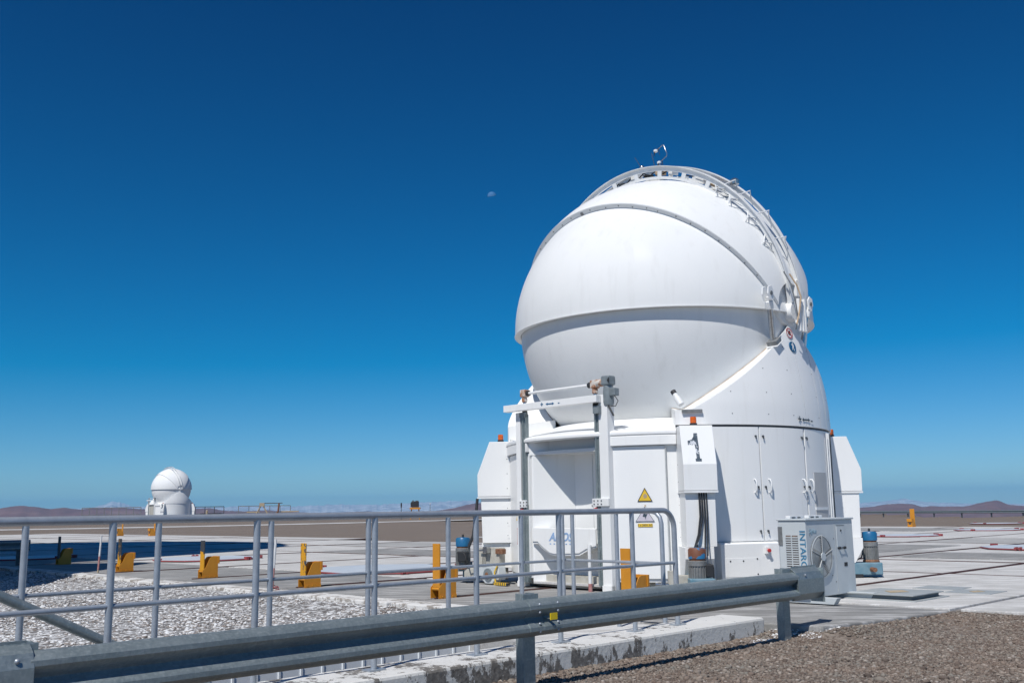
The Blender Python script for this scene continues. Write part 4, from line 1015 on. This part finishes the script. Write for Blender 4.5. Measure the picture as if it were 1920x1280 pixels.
        if not far:
            # drive unit at the foot of every corner
            fam = {-45: 'blue_rust', 45: 'blue_cap', 135: 'blue_cap', 225: 'blue_cap'}[ang]
            mx, my = (4.02, -.13) if ang == -45 else ((4.28, -.02) if ang == 225 else (4.12, .0))
            hz_ = .36 if ang == -45 else (.50 if ang == 225 else .42)
            dz = -.02 if ang == -45 else .10
            du = MB().box(3.35, 4.25, -.30, .12, .06, .30, Mx).make('drive_unit', M['teal' if ang != 225 else 'cream'], T, bevel=.02)
            c_ = Mx @ Vector((mx, my, 0))
            z = .18 + dz
            MB().lathe([(.165, z), (.165, z + .05), (.145, z + .07)], c_, 20).make('motor_flange', M['rust'], du, smooth=40)
            mb = MB(); rr_ = .135; mb.lathe([(rr_, z + .06), (rr_, z + .34)], c_, 20)
            for k_ in range(20):
                a = 2 * pi * k_ / 20; mb.box(rr_ - .01, rr_ + .020, -.006, .006, z + .07, z + .33, Matrix.Translation(c_) @ Matrix.Rotation(a, 4, 'Z'))
            mb.make('motor_body', M['motor_grey'], du)
            MB().lathe([(.155, z + .34), (.155, z + .415), (.14, z + .425)], c_, 20).make('motor_collar', M['motor_grey'], du, smooth=40)
            MB().lathe([(.135, z + .425), (.135, z + .455)], c_, 20).make('rust_band', M['rust'], du, smooth=40)
            MB().lathe([(.15, z + .455), (.15, z + .60), (.13, z + .63), (.03, z + .64)], c_, 20).make('motor_cap', M[fam], du, smooth=40)
            MB().lathe([(.02, z + .63), (.025, z + .68), (.012, z + .70)], c_, 10).make('eye_bolt', M['black'], du, smooth=40)
            MB().box(mx - .10, mx + .10, my + .12, my + .25, z + .16, z + .36, Mx).make('terminal_box', M['black'], du, bevel=.012)
            MB().tube([Mx @ Vector((mx, my + .2, z + .36)), Mx @ Vector((mx - .05, my + .27, z + .30)), Mx @ Vector((mx - .1, my + .28, z + .1)), Mx @ Vector((mx - .3, my + .2, z + .02))], .014, 6).make('cable', M['black'], du, smooth=60)
            if ang == 225:
                gb = MB().prism([(-.30, .16), (-.24, .10), (-.18, .10), (-.08, .02), (.12, .02), (.20, .10), (.30, .10), (.33, .2), (.30, .36), (-.28, .36)], -.1, .1, 'y', Matrix.Translation((-2.2, -3.0, 0))).make('wheel_housing', M['ac'], du, bevel=.012)
                MB().cyl((-2.18, -3.13, .20), (-2.18, -3.09, .20), .12, 24).cyl((-2.18, -3.15, .20), (-2.18, -3.12, .20), .08, 20).make('wheel_hub', M['gear_grey'], gb, smooth=40)
                MB().cyl((-2.18, -3.16, .20), (-2.18, -3.14, .20), .045, 16).make('hub_core', M['rust'], gb, smooth=40)
                MB().box(-2.55, -1.95, -3.02, -2.85, .36, .72).make('support_block', M['cream'], du, bevel=.01)
                MB().box(-2.02, -1.82, -3.06, -2.95, .60, .70).make('rusty_bracket', M['rust'], du, bevel=.008)
                MB().tube([(-2.45, -3.08, .66), (-2.28, -3.10, .68)], .02, 8).box(-2.30, -2.18, -3.14, -3.04, .62, .74).make('cylinder_fitting', M['steel'], du, smooth=50)
                MB().tube([(-1.90, -3.12, .38), (-1.96, -3.14, .26), (-1.95, -3.14, .10), (-1.93, -3.14, .04)], .016, 8).make('hose', M['sign_yellow'], du, smooth=50)
                MB().box(-1.92, -1.56, -3.2, -3.1, .01, .06).make('hazard_bar', M['hazard'], du)
                for k_ in range(4): MB().tube([(-2.3 + .035 * k_, -3.12, .62), (-2.31 + .035 * k_, -3.14, .5), (-2.34 + .03 * k_, -3.12, .36)], .005, 5).make('thin_wire', M['black'], du)
                MB().box(4.1, 4.4, -.35, -.18, .22, .40, Mx).box(4.2, 4.3, -.32, -.2, .0, .22, Mx).make('blue_bracket', M['teal'], du, bevel=.01)
            else:
                MB().lathe([(.20, z - .16), (.20, z)], c_, 20).make('gear_top', M['teal'], du, smooth=40, bevel=.01)
                MB().box(mx - .34, mx + .06, -.26, .22, .05, z - .12, Mx).make('gearbox', M['teal'], du, bevel=.03)
                MB().cyl(Mx @ Vector((mx - .1, -.27, .17)), Mx @ Vector((mx - .1, -.50, .17)), .045, 14).make('output_shaft', M['rust'], du, smooth=40)
                MB().box(3.55, 3.85, -.30, .3, -.0, .10, Mx).make('wheel_block', M['black'], du, bevel=.02)
            if ang == -45:
                MB().box(3.8, 3.98, -.48, -.26, .13, .34, Mx).make('junction_box', M['cream'], du, bevel=.008)
                MB().box(3.9, 4.0, -.62, -.52, .14, .42, Mx).make('junction_box', M['cream'], du, bevel=.008)
                MB().tube([Mx @ Vector((3.95, -.25, .42)), Mx @ Vector((4.0, -.15, .38)), Mx @ Vector((4.05, 0, .40))], .018, 8).make('cable', M['black'], du, smooth=50)
                MB().cyl(Mx @ Vector((4.0, -.62, .2)), Mx @ Vector((4.0, -.80, .2)), .02, 10).cyl(Mx @ Vector((4.0, -.80, .2)), Mx @ Vector((4.0, -.84, .2)), .04, 12).make('valve', M['steel'], du, smooth=50)
        elif True:
            MB().box(3.3, 4.2, -.25, .25, .05, .8, Mx).make('drive_unit', M['white'], T)
    # undercarriage
    MB().arcpanel(3.05, 0, 359.9, .03, .24, .4, 40).make('undercarriage', M['cream'], T)
    # front column frame
    for (x0, x1, zt, rx0, rx1) in ((.92, 1.13, 3.50, .80, .90), (-1.22, -1.10, 3.34, -1.08, -.98)):
        c_ = MB().box(x0, x1, -3.22, -3.02, .02, zt).make('column', M['white'], T, bevel=0 if far else .008)
        MB().box(rx0, rx1, -3.20, -3.10, .10, 3.30).box(rx0 + .035, rx1 - .035, -3.225, -3.20, .1, 3.28).make('guide_rail', M['galv'], c_)
        if not far:
            MB().box(rx0 - .05, x1 if x0 > 0 else rx1 + .03, -3.26, -3.20, 1.50, 1.64).make('clamp', M['white_rail'], c_, bevel=.008)
            xm = (rx0 + rx1) / 2
            for dx in (-.05, .04, .12):
                for zz in (1.54, 1.60): MB().cyl((xm + dx, -3.27, zz), (xm + dx, -3.258, zz), .012, 6).make('bolt', M['black'], c_)
            MB().tube([(xm, -3.2, 1.48), (xm - .08, -3.24, 1.44)], .025, 8).make('red_knob', M['red'], c_, smooth=50)
            MB().box(x0, x1, -3.24, -3.14, .02, .12).make('foot_block', M['white'], c_)
    MB().box(-1.42, 1.0, -3.36, -3.23, 3.36, 3.49).make('cross_beam', M['white'], T, bevel=0 if far else .006)
    MB().tube([(-.90, -3.15, 3.71), (.66, -3.15, 3.71)], .028, 12).make('drive_shaft', M['white_rail'], T, smooth=50)
    for x, m_ in ((-1.03, 'rustpaint'), (.80, 'rustpaint')):
        h = MB().box(x - .07, x + .07, -3.22, -3.08, 3.64, 3.79).lathe([(.055, 3.54), (.055, 3.64)], (x, -3.15, 0), 14).make('gear_head', M[m_], T, bevel=0 if far else .02)
        MB().cyl((x + (.07 if x < 0 else -.07), -3.15, 3.71), (x + (.13 if x < 0 else -.15), -3.15, 3.71), .055, 14).make('coupling', M['black'], h, smooth=50)
        MB().lathe([(.035, 3.46), (.035, 3.54)], (x, -3.15, 0), 12).make('shaft_neck', M['steel'], h, smooth=50)
        MB().lathe([(.045, 3.30), (.052, 3.31), (.052, 3.46), (.045, 3.465)], (x, -3.15, 0), 14).make('bellows', M['black'], h, smooth=50)
    mm = MB().box(1.02, 1.22, -3.25, -3.05, 3.66, 3.84).make('gear_motor', M['gear_grey'], T, bevel=0 if far else .03)
    MB().cyl((.86, -3.15, 3.73), (1.02, -3.15, 3.73), .07, 16).make('motor_neck', M['rustpaint'], mm, smooth=40)
    MB().lathe([(.09, 3.30), (.10, 3.36), (.10, 3.55), (.085, 3.66)], (1.12, -3.15, 0), 16).make('motor_body', M['gear_grey'], mm, smooth=40)
    if not far:
        MB().box(1.20, 1.33, -3.23, -3.10, 3.46, 3.60).make('terminal_box', M['gear_grey'], mm, bevel=.012)
        MB().prism([(1.18, 3.74), (1.225, 3.70), (1.225, 3.80)], -3.262, -3.25, 'y').make('name_plate', M['black'], mm)
        MB().tube([(1.30, -3.2, 3.46), (1.38, -3.2, 3.36), (1.32, -3.2, 3.27), (1.2, -3.2, 3.28)], .008, 6).tube([(1.15, -3.2, 3.30), (1.22, -3.22, 3.2), (1.28, -3.22, 3.1)], .018, 6).make('cable', M['black'], mm, smooth=60)
        # beam markings
        text('+', 'plus_mark', .13, (-.36, -3.364, 3.425), (1, 0, 0), (0, 0, 1), M['sign_blue'], T, bold=.003)
        text('-', 'minus_mark', .13, (.08, -3.364, 3.43), (1, 0, 0), (0, 0, 1), M['sign_blue'], T, bold=.003)
        MB().prism([(-.26, 3.425), (-.21, 3.45), (-.21, 3.435), (-.09, 3.435), (-.09, 3.45), (-.04, 3.425), (-.09, 3.40), (-.09, 3.415), (-.21, 3.415), (-.21, 3.40)], -3.365, -3.361).make('double_arrow', M['sign_blue'], T)
        MB().box(-1.12, -.98, -3.22, -3.12, 3.24, 3.34).make('beam_bracket', M['gear_grey'], T)
        MB().box(.86, 1.0, -3.30, -3.2, 3.16, 3.30).make('beam_bracket', M['gear_grey'], T)
        # security camera on the right shoulder
        p = Vector((2.17, -2.42, 3.26)); d = Vector((-.42, -.1, .95)).normalized()
        d = Vector((-.28, .0, .34)).normalized()
        p = p + Vector((.02, 0, 0)); d = Vector((-.26, 0, .40)).normalized()
        sc = MB().tube([p, p + d * .17], .060, 16).make('camera_housing', M['white'], T, smooth=40, bevel=.01)
        MB().tube([p + d * .17, p + d * .25], .045, 14).make('camera_neck', M['white'], sc, smooth=40)
        MB().tube([p + d * .25, p + d * .32], .050, 14).make('lens_hood', M['black'], sc, smooth=40)
        Mx = Matrix.Rotation(radians(-44.5), 4, 'Z'); MB().box(3.30, 3.37, -.20, .16, 3.12, 3.17, Mx).make('drip_ledge', M['motor_grey'], T)
        # hydraulic cylinders at the near pivot
        for s_ in (1, -1):
            b0 = Vector((3.04, -.62, 4.50)) if s_ > 0 else Vector((3.0, .52, 4.55)); b1 = Vector((3.20, -.96, 5.34)) if s_ > 0 else Vector((3.10, .66, 5.36))
            d = (b1 - b0).normalized(); L_ = (b1 - b0).length
            h = MB().tube([b0, b0 + d * L_ * .72], .05 if s_ > 0 else .042, 16).make('hydraulic_rod', M['steel'], T, smooth=50)
            MB().tube([b0 + d * L_ * .68, b0 + d * L_ * .84], .075, 16).make('rod_collar', M['white'], h, smooth=40, bevel=.008)
            MB().tube([b0 + d * L_ * .80, b0 + d * L_ * .93], .045, 16).make('rod_head', M['white'], h, smooth=40)
            Mx = Matrix.Translation(b1 + Vector((-.0, 0, 0)))
            hexa = [(-.08, -.12), (.04, -.14), (.10, -.02), (.08, .11), (-.02, .15), (-.09, .07)]
            if s_ > 0: hexa = [(-x_, z_) for x_, z_ in hexa]
            for dx in (-.085, .035): MB().prism(hexa, dx, dx + .025, 'x', Mx).make('clevis', M['white'], h, bevel=.006)
            MB().cyl(b1 + Vector((.06, 0, -.0)), b1 + Vector((.075, 0, -.0)), .04, 14).make('clevis_pin', M['motor_grey'], h, smooth=40)
            if s_ > 0:
                Mf = Matrix.Translation(b0) @ Matrix.Rotation(radians(32), 4, 'X')
                MB().box(-.09, .12, -.10, .10, -.055, .03, Mf).make('rod_foot', M['motor_grey'], h, bevel=.01)
                MB().box(-.11, .13, -.13, .13, -.075, -.055, Mf).make('foot_flange', M['white'], h, bevel=.008)
        # posts and cables at the pivot
        for yy, zt in ((-.06, 5.35), (.05, 5.30), (.14, 5.36)): MB().box(3.27, 3.33, yy - .028, yy + .028, 4.72, zt).make('pivot_post', M['white'], T, bevel=.008)
        MB().tube([(3.20, -.36, 5.85), (3.30, -.30, 5.6), (3.35, -.24, 5.2), (3.33, -.16, 4.95), (3.25, -.13, 4.75)], .013, 8).make('grey_cable', M['motor_grey'], T, smooth=60)
        MB().tube([(3.24, -.22, 5.82), (3.33, -.14, 5.6), (3.36, -.06, 5.38), (3.36, -.15, 5.08), (3.32, -.20, 4.84)], .016, 8).make('wrapped_cable', M['hose_tan'], T, smooth=60)
        MB().tube([ar(3.10, radians(5), .0), ar(3.10, radians(-8), .0), (3.27, -.02, 4.85)], .035, 8).make('arch_foot', M['white_rail'], T, smooth=60)
        MB().box(2.93, 3.16, .15, .40, 5.45, 5.78).make('side_box', M['white'], T, bevel=.01)
        # left edge ladder rod
    return T
near = build_telescope(Vector((3.2, 21.0, 0)), '1', False, 'large white telescope dome numbered 1 standing right of centre behind the handrail')
farT = build_telescope(Vector((-51.3, 150.5, .44)), '3', True, 'small distant white telescope dome numbered 3 on the left horizon')

farT.scale = (.935, .935, .95)
# ------------------------------------------------------------------ AIR CONDITIONERS
def aircon(label, loc, far=False):
    t = thing('air_conditioner', label, 'air conditioner', loc, radians(-45.5) + pi / 2)   # local x = D1 , local -y = D2 side (fan face)
    L_, Dp, H = 1.49, .47, 1.15; z0 = .08
    t.rotation_euler = (0, 0, GA)
    MB().box(0, L_, 0, Dp, z0, z0 + H).make('casing', M['ac'], t, bevel=.012)
    MB().box(-.02, L_ + .02, -.02, Dp + .02, z0 + H, z0 + H + .03).make('top_cover', M['ac'], t, bevel=.01)
    # fan opening on the long face (y = 0 side)
    cx, cz, r = .42, z0 + .60, .33
    mb = MB(); N = 40
    for k_ in range(N): 
        a = 2 * pi * k_ / N; mb.v += [(cx + r * cos(a), -.012, cz + r * sin(a)), (cx + (r - .02) * cos(a), -.018, cz + (r - .02) * sin(a))]
    for k_ in range(N): mb.f.append((2 * k_, 2 * k_ + 1, (2 * k_ + 3) % (2 * N), (2 * k_ + 2) % (2 * N)))
    MB().cyl((cx, .0, cz), (cx, -.006, cz), r, 40).make('fan_recess', M['motor_grey'], t)
    g = mb.make('fan_ring', M['ac'], t)
    if not far:
        for k_ in range(5):
            a = 2 * pi * k_ / 5 + pi / 2 ; m_ = MB()
            n_ = 8; pts = []
            for q in range(n_ + 1):
                b_ = a + .12 + (2 * pi / 5 - .3) * q / n_; pts.append((cx + (r - .03) * cos(b_), cz + (r - .03) * sin(b_)))
            for q in range(n_, -1, -1):
                b_ = a + .05 + (.5) * q / n_; pts.append((cx + .08 * cos(b_), cz + .08 * sin(b_)))
            m_.prism(pts, -.010, -.007); m_.make('fan_blade', M['grille'] if k_ != 1 else M['gear_grey'], t)
        mw = MB()
        for q in range(11):
            rr = .06 + q * .026; mw.tube([(cx + rr * cos(a), -.028, cz + rr * sin(a)) for a in [2 * pi * i / 36 for i in range(37)]], .0022, 4)
        mw.make('fan_guard', M['grille'], t)
        for k_ in range(5):
            a = 2 * pi * k_ / 5 + pi / 2; MB().tube([(cx, -.032, cz), (cx + r * cos(a), -.030, cz + r * sin(a))], .007, 5).make('guard_spoke', M['grille'], t)
        MB().cyl((cx, -.03, cz), (cx, -.045, cz), .065, 20).make('fan_hub', M['ac'], t, smooth=40)
        # short face (x = 0 side) with fins and lettering
        MB().box(-.008, .0, .14, .34, z0 + .12, z0 + .93).make('coil', M['ac_coil'], t)
        mb = MB()
        for i in range(23): z = z0 + .13 + i * .0345; mb.box(-.020, -.009, .135, .235, z, z + .017).box(-.020, -.009, .245, .345, z, z + .017)
        mb.box(-.020, -.008, .233, .247, z0 + .12, z0 + .93)
        mb.make('coil_louvres', M['ac'], t)
        MB().box(-.012, 0, .40, .47, z0 + .78, z0 + 1.06).make('corner_plate', M['motor_grey'], t)
        text('INTARCON', 'lettering', .138, (-.006, .062, z0 + .60), (0, 0, -1), (0, -1, 0), M['ink_blue'], t, depth=.002, stretch=1.14)
        text('Sigilus', 'small_lettering', .095, (.20, -.004, z0 + .99), (1, 0, 0), (0, 0, 1), M['ink_pale'], t, depth=.002, shear=.3)
        MB().box(.89, .896, -.004, 0, z0 + .02, z0 + 1.1).make('panel_seam', M['grille'], t)
        MB().box(.94, 1.20, -.010, 0, z0 + .72, z0 + 1.05).make('service_flap', M['ac'], t, bevel=.003)
        MB().box(.94, 1.20, -.012, -.004, z0 + 1.055, z0 + 1.062).make('flap_seam', M['dark_steel'], t)
        MB().tube([(.97, -.03, z0 + .71), (1.17, -.03, z0 + .71)], .005, 5).cyl((.985, -.035, z0 + .71), (.985, -.004, z0 + .71), .022, 10).cyl((1.16, -.035, z0 + .71), (1.16, -.004, z0 + .71), .022, 10).make('flap_latch', M['black'], t)
        MB().cyl((1.07, -.02, z0 + .98), (1.07, -.009, z0 + .98), .016, 8).make('flap_lock', M['black'], t)
        MB().box(1.14, 1.24, -.005, .002, z0 + .42, z0 + .48).make('grip_recess', M['black'], t)
        for x, z in ((.84, .86), (.84, .2), (.06, .35), (.11, .93), (.74, .3)): MB().cyl((x, -.006, z0 + z), (x, .0, z0 + z), .010, 6).make('screw', M['motor_grey'], t)
        # mounting bars on top and skids
        for x in (.05, .62):
            b = MB().box(x + .0, x + .42, .28, .36, z0 + H + .03, z0 + H + .075).make('top_bar', M['white_rail'], t, bevel=.006)
            MB().box(x + .05, x + .15, .27, .279, z0 + H + .04, z0 + H + .055).box(x + .22, x + .3, .27, .279, z0 + H + .04, z0 + H + .055).make('bar_slot', M['dark_steel'], b)
    for x in (.05, 1.22):
        MB().prism([(-.36, .005), (.60, .005), (.72, .10), (-.42, .10)], x, x + .13, 'x').make('skid', M['ac'], t, bevel=.004)
    return t
aircon('light grey air conditioner with a fan, between guardrail end and big dome', (4.42, 15.42, 0))
aircon('tiny distant air conditioner in front of the far telescope dome', (-50.2, 146.2, .33), True)

# ------------------------------------------------------------------ FAR THINGS
def at(az, dist, z=0): return Vector((dist * sin(radians(az)), dist * cos(radians(az)), z))
t = thing('sky_monitor', 'black instrument on a yellow stand on the horizon, left of the big dome', 'instrument', at(-5.62, 140, .40))
MB().box(-.5, .5, -.3, .3, 1.68, 2.5).box(-.62, -.45, -.2, .2, 1.75, 2.35).make('instrument_body', M['black'], t, bevel=.04)
MB().box(-.36, -.16, -.31, -.2, 2.35, 2.62).box(.05, .42, -.2, .2, 2.48, 2.6).make('instrument_top', M['dark_steel'], t)
MB().box(-.72, .72, -.4, .4, 1.42, 1.66).make('deck', M['yellow'], t)
for x in (-.62, .62):
    MB().tube([(x, 0, 0), (x * .8, 0, 1.45)], .08, 8).make('leg', M['yellow'], t)
t = thing('antenna_mast', 'thin dark mast with a thick top left of the black instrument', 'mast', at(-6.40, 140, .40))
MB().tube([(0, 0, 0), (0, 0, 1.9)], .05, 6).make('pole', M['dark_steel'], t); MB().tube([(0, 0, 1.7), (0, 0, 2.3)], .1, 8).make('mast_head', M['black'], t)
t = thing('antenna_mast', 'thin pale topped mast right of the black instrument', 'mast', at(-4.78, 140, .40))
MB().tube([(0, 0, 0), (0, 0, 2.05)], .04, 6).make('pole', M['motor_grey'], t); MB().lathe([(.05, 0), (.08, .08), (.04, .16)], (0, 0, 2.05), 8).make('mast_head', M['white'], t)
def fence_frame(name, label, a, dist, n, w, h, mat, rz=0.2, cat='railing', z=.46):
    t = thing(name, label, cat, at(a, dist, z), rz)
    for i in range(n + 1): MB().box(i * w - .05, i * w + .05, -.05, .05, 0, h).make('post', M[mat], t)
    for zz in (h, h * .55): MB().box(0, n * w, -.04, .04, zz - .05, zz + .05).make('rail_bar', M[mat], t)
    return t
fence_frame('railing', 'dark steel railing right beside the far telescope dome', -17.55, 150, 3, 1.3, 2.15, 'dark_steel')
t = thing('pit_cover', 'low dark slab below the dark railing near the far dome', 'cover', at(-17.2, 146, .2)); MB().box(-.2, 2.6, -.3, .3, .5, 1.5).make('slab_block', M['black'], t)
fence_frame('railing', 'thin grey railing on the horizon left of the far dome', -23.2, 165, 8, 1.05, 2.3, 'motor_grey')
fence_frame('railing', 'pale thin railing behind the tan frames on the horizon', -15.3, 165, 5, 1.6, 2.3, 'motor_grey')
t = thing('lifting_frame', 'tan A-frame with a dark boom on the horizon', 'lifting frame', at(-14.05, 150, .46), .1)
for s_ in (-1, 1): MB().tube([(0, 0, 2.5), (s_ * 1.35, 0, 0)], .10, 6).make('leg', M['timber'], t)
MB().box(-.35, .35, -.15, .15, 2.1, 2.6).make('head_block', M['timber'], t); MB().box(.2, 2.9, -.05, .05, 2.48, 2.60).make('boom', M['dark_steel'], t)
MB().tube([(2.4, 0, 2.5), (2.3, 0, 1.4), (1.9, 0, .6)], .14, 6).make('jib', M['rust'], t); MB().box(-2.2, -.4, .3, .4, 1.25, 1.4).box(2.6, 5.2, .3, .5, 1.25, 1.42).make('long_bar', M['timber'], t)
t = thing('traffic_post', 'short tan post between dark railing and tan frame', 'post', at(-16.95, 140, .40)); MB().lathe([(.14, 0), (.14, 1.6), (.05, 1.7)], n=8).make('post_body', M['timber'], t)

# moon: only its sunlit half is bright enough to show
mb = MB(); md = at(-1.08, 30000); md.z = 30000 * tan(radians(17.92)) + 1.45
rm = md.length * 8.4 / 1867 / 1.02
sunup = Vector((-.17, -.28, 1)).normalized()
q = Vector((0, 0, 1)).rotation_difference(sunup)
prof = [(sin(a), cos(a)) for a in [radians(x) for x in range(0, 91, 6)]]
m_ = MB()
for r_, z in prof:
    for k_ in range(40): m_.v.append(tuple(q @ Vector((rm * r_ * cos(2 * pi * k_ / 40), rm * r_ * sin(2 * pi * k_ / 40), rm * z))))
for i in range(len(prof) - 1):
    for k_ in range(40): m_.f.append((i * 40 + k_, i * 40 + (k_ + 1) % 40, (i + 1) * 40 + (k_ + 1) % 40, (i + 1) * 40 + k_))
k = Nt('moon_sky_tint'); k.base(k.ramp(k.noise(.012, 4), [(.4, (.16, .34, .62)), (.6, (.10, .26, .50))]), .95, 0, .0)  # blue of the air before the moon is put into its colour and transparency
tr = k.n('ShaderNodeBsdfTransparent'); mxs = k.n('ShaderNodeMixShader'); mxs.inputs[0].default_value = .45
k.l(k.b.outputs[0], mxs.inputs[2]); k.l(tr.outputs[0], mxs.inputs[1]); ads = k.n('ShaderNodeAddShader')
k.l(mxs.outputs[0], k.o.inputs[0])
mo = m_.make('moon', k.m, smooth=60, loc=md); tag(mo, 'pale half moon high in the blue sky left of the dome', 'moon')

# large telescope enclosure outside the frame on the left: throws the long shadow over the platform
t = thing('observatory_building', 'huge silver telescope enclosure on the left, seen mainly by its long shadow', 'building', (-32.8, 27.1, -.15), .3)
MB().lathe([(14.0, 0), (14.0, 9.5), (14.2, 9.5), (14.2, 10.2)], n=64).make('base_wall', M['ac'], t, smooth=30)
MB().lathe([(13.8, 10.2), (13.8, 27.0), (12.2, 28.6), (.1, 28.8)], n=64).make('rotating_enclosure', M['grille'], t, smooth=30)
for i in range(32):
    Mx = Matrix.Rotation(2 * pi * i / 32, 4, 'Z'); MB().box(13.75, 14.05, -.12, .12, 10.3, 26.9, Mx).make('wall_rib', M['motor_grey'], t)
for i in range(3):
    MB().lathe([(13.82, 13.5 + i * 4.6), (14.0, 13.5 + i * 4.6), (14.0, 13.9 + i * 4.6), (13.82, 13.9 + i * 4.6)], n=64).make('ring_girder', M['motor_grey'], t, smooth=30)
t = thing('shadow_block', 'low flat-roofed service block beside the big enclosure, left of the frame', 'building', (0, 0, -.15), 0)  # block added to set the shadow's near edge; its walls and windows are invented
MB().box(-24, -14.2, 9, 26.2, 0, 8.6).make('wall', M['white'], t); MB().box(-24.1, -14.1, 8.9, 26.3, 8.6, 8.85).make('roof', M['gear_grey'], t)
MB().box(-14.2, -14.12, 14, 15.2, 0, 2.2).make('door', M['gear_grey'], t)
for y in (10, 12, 17.5, 19.5): MB().box(-14.2, -14.14, y, y + 1.1, 4.6, 6.0).make('window', M['ac_dark'], t)
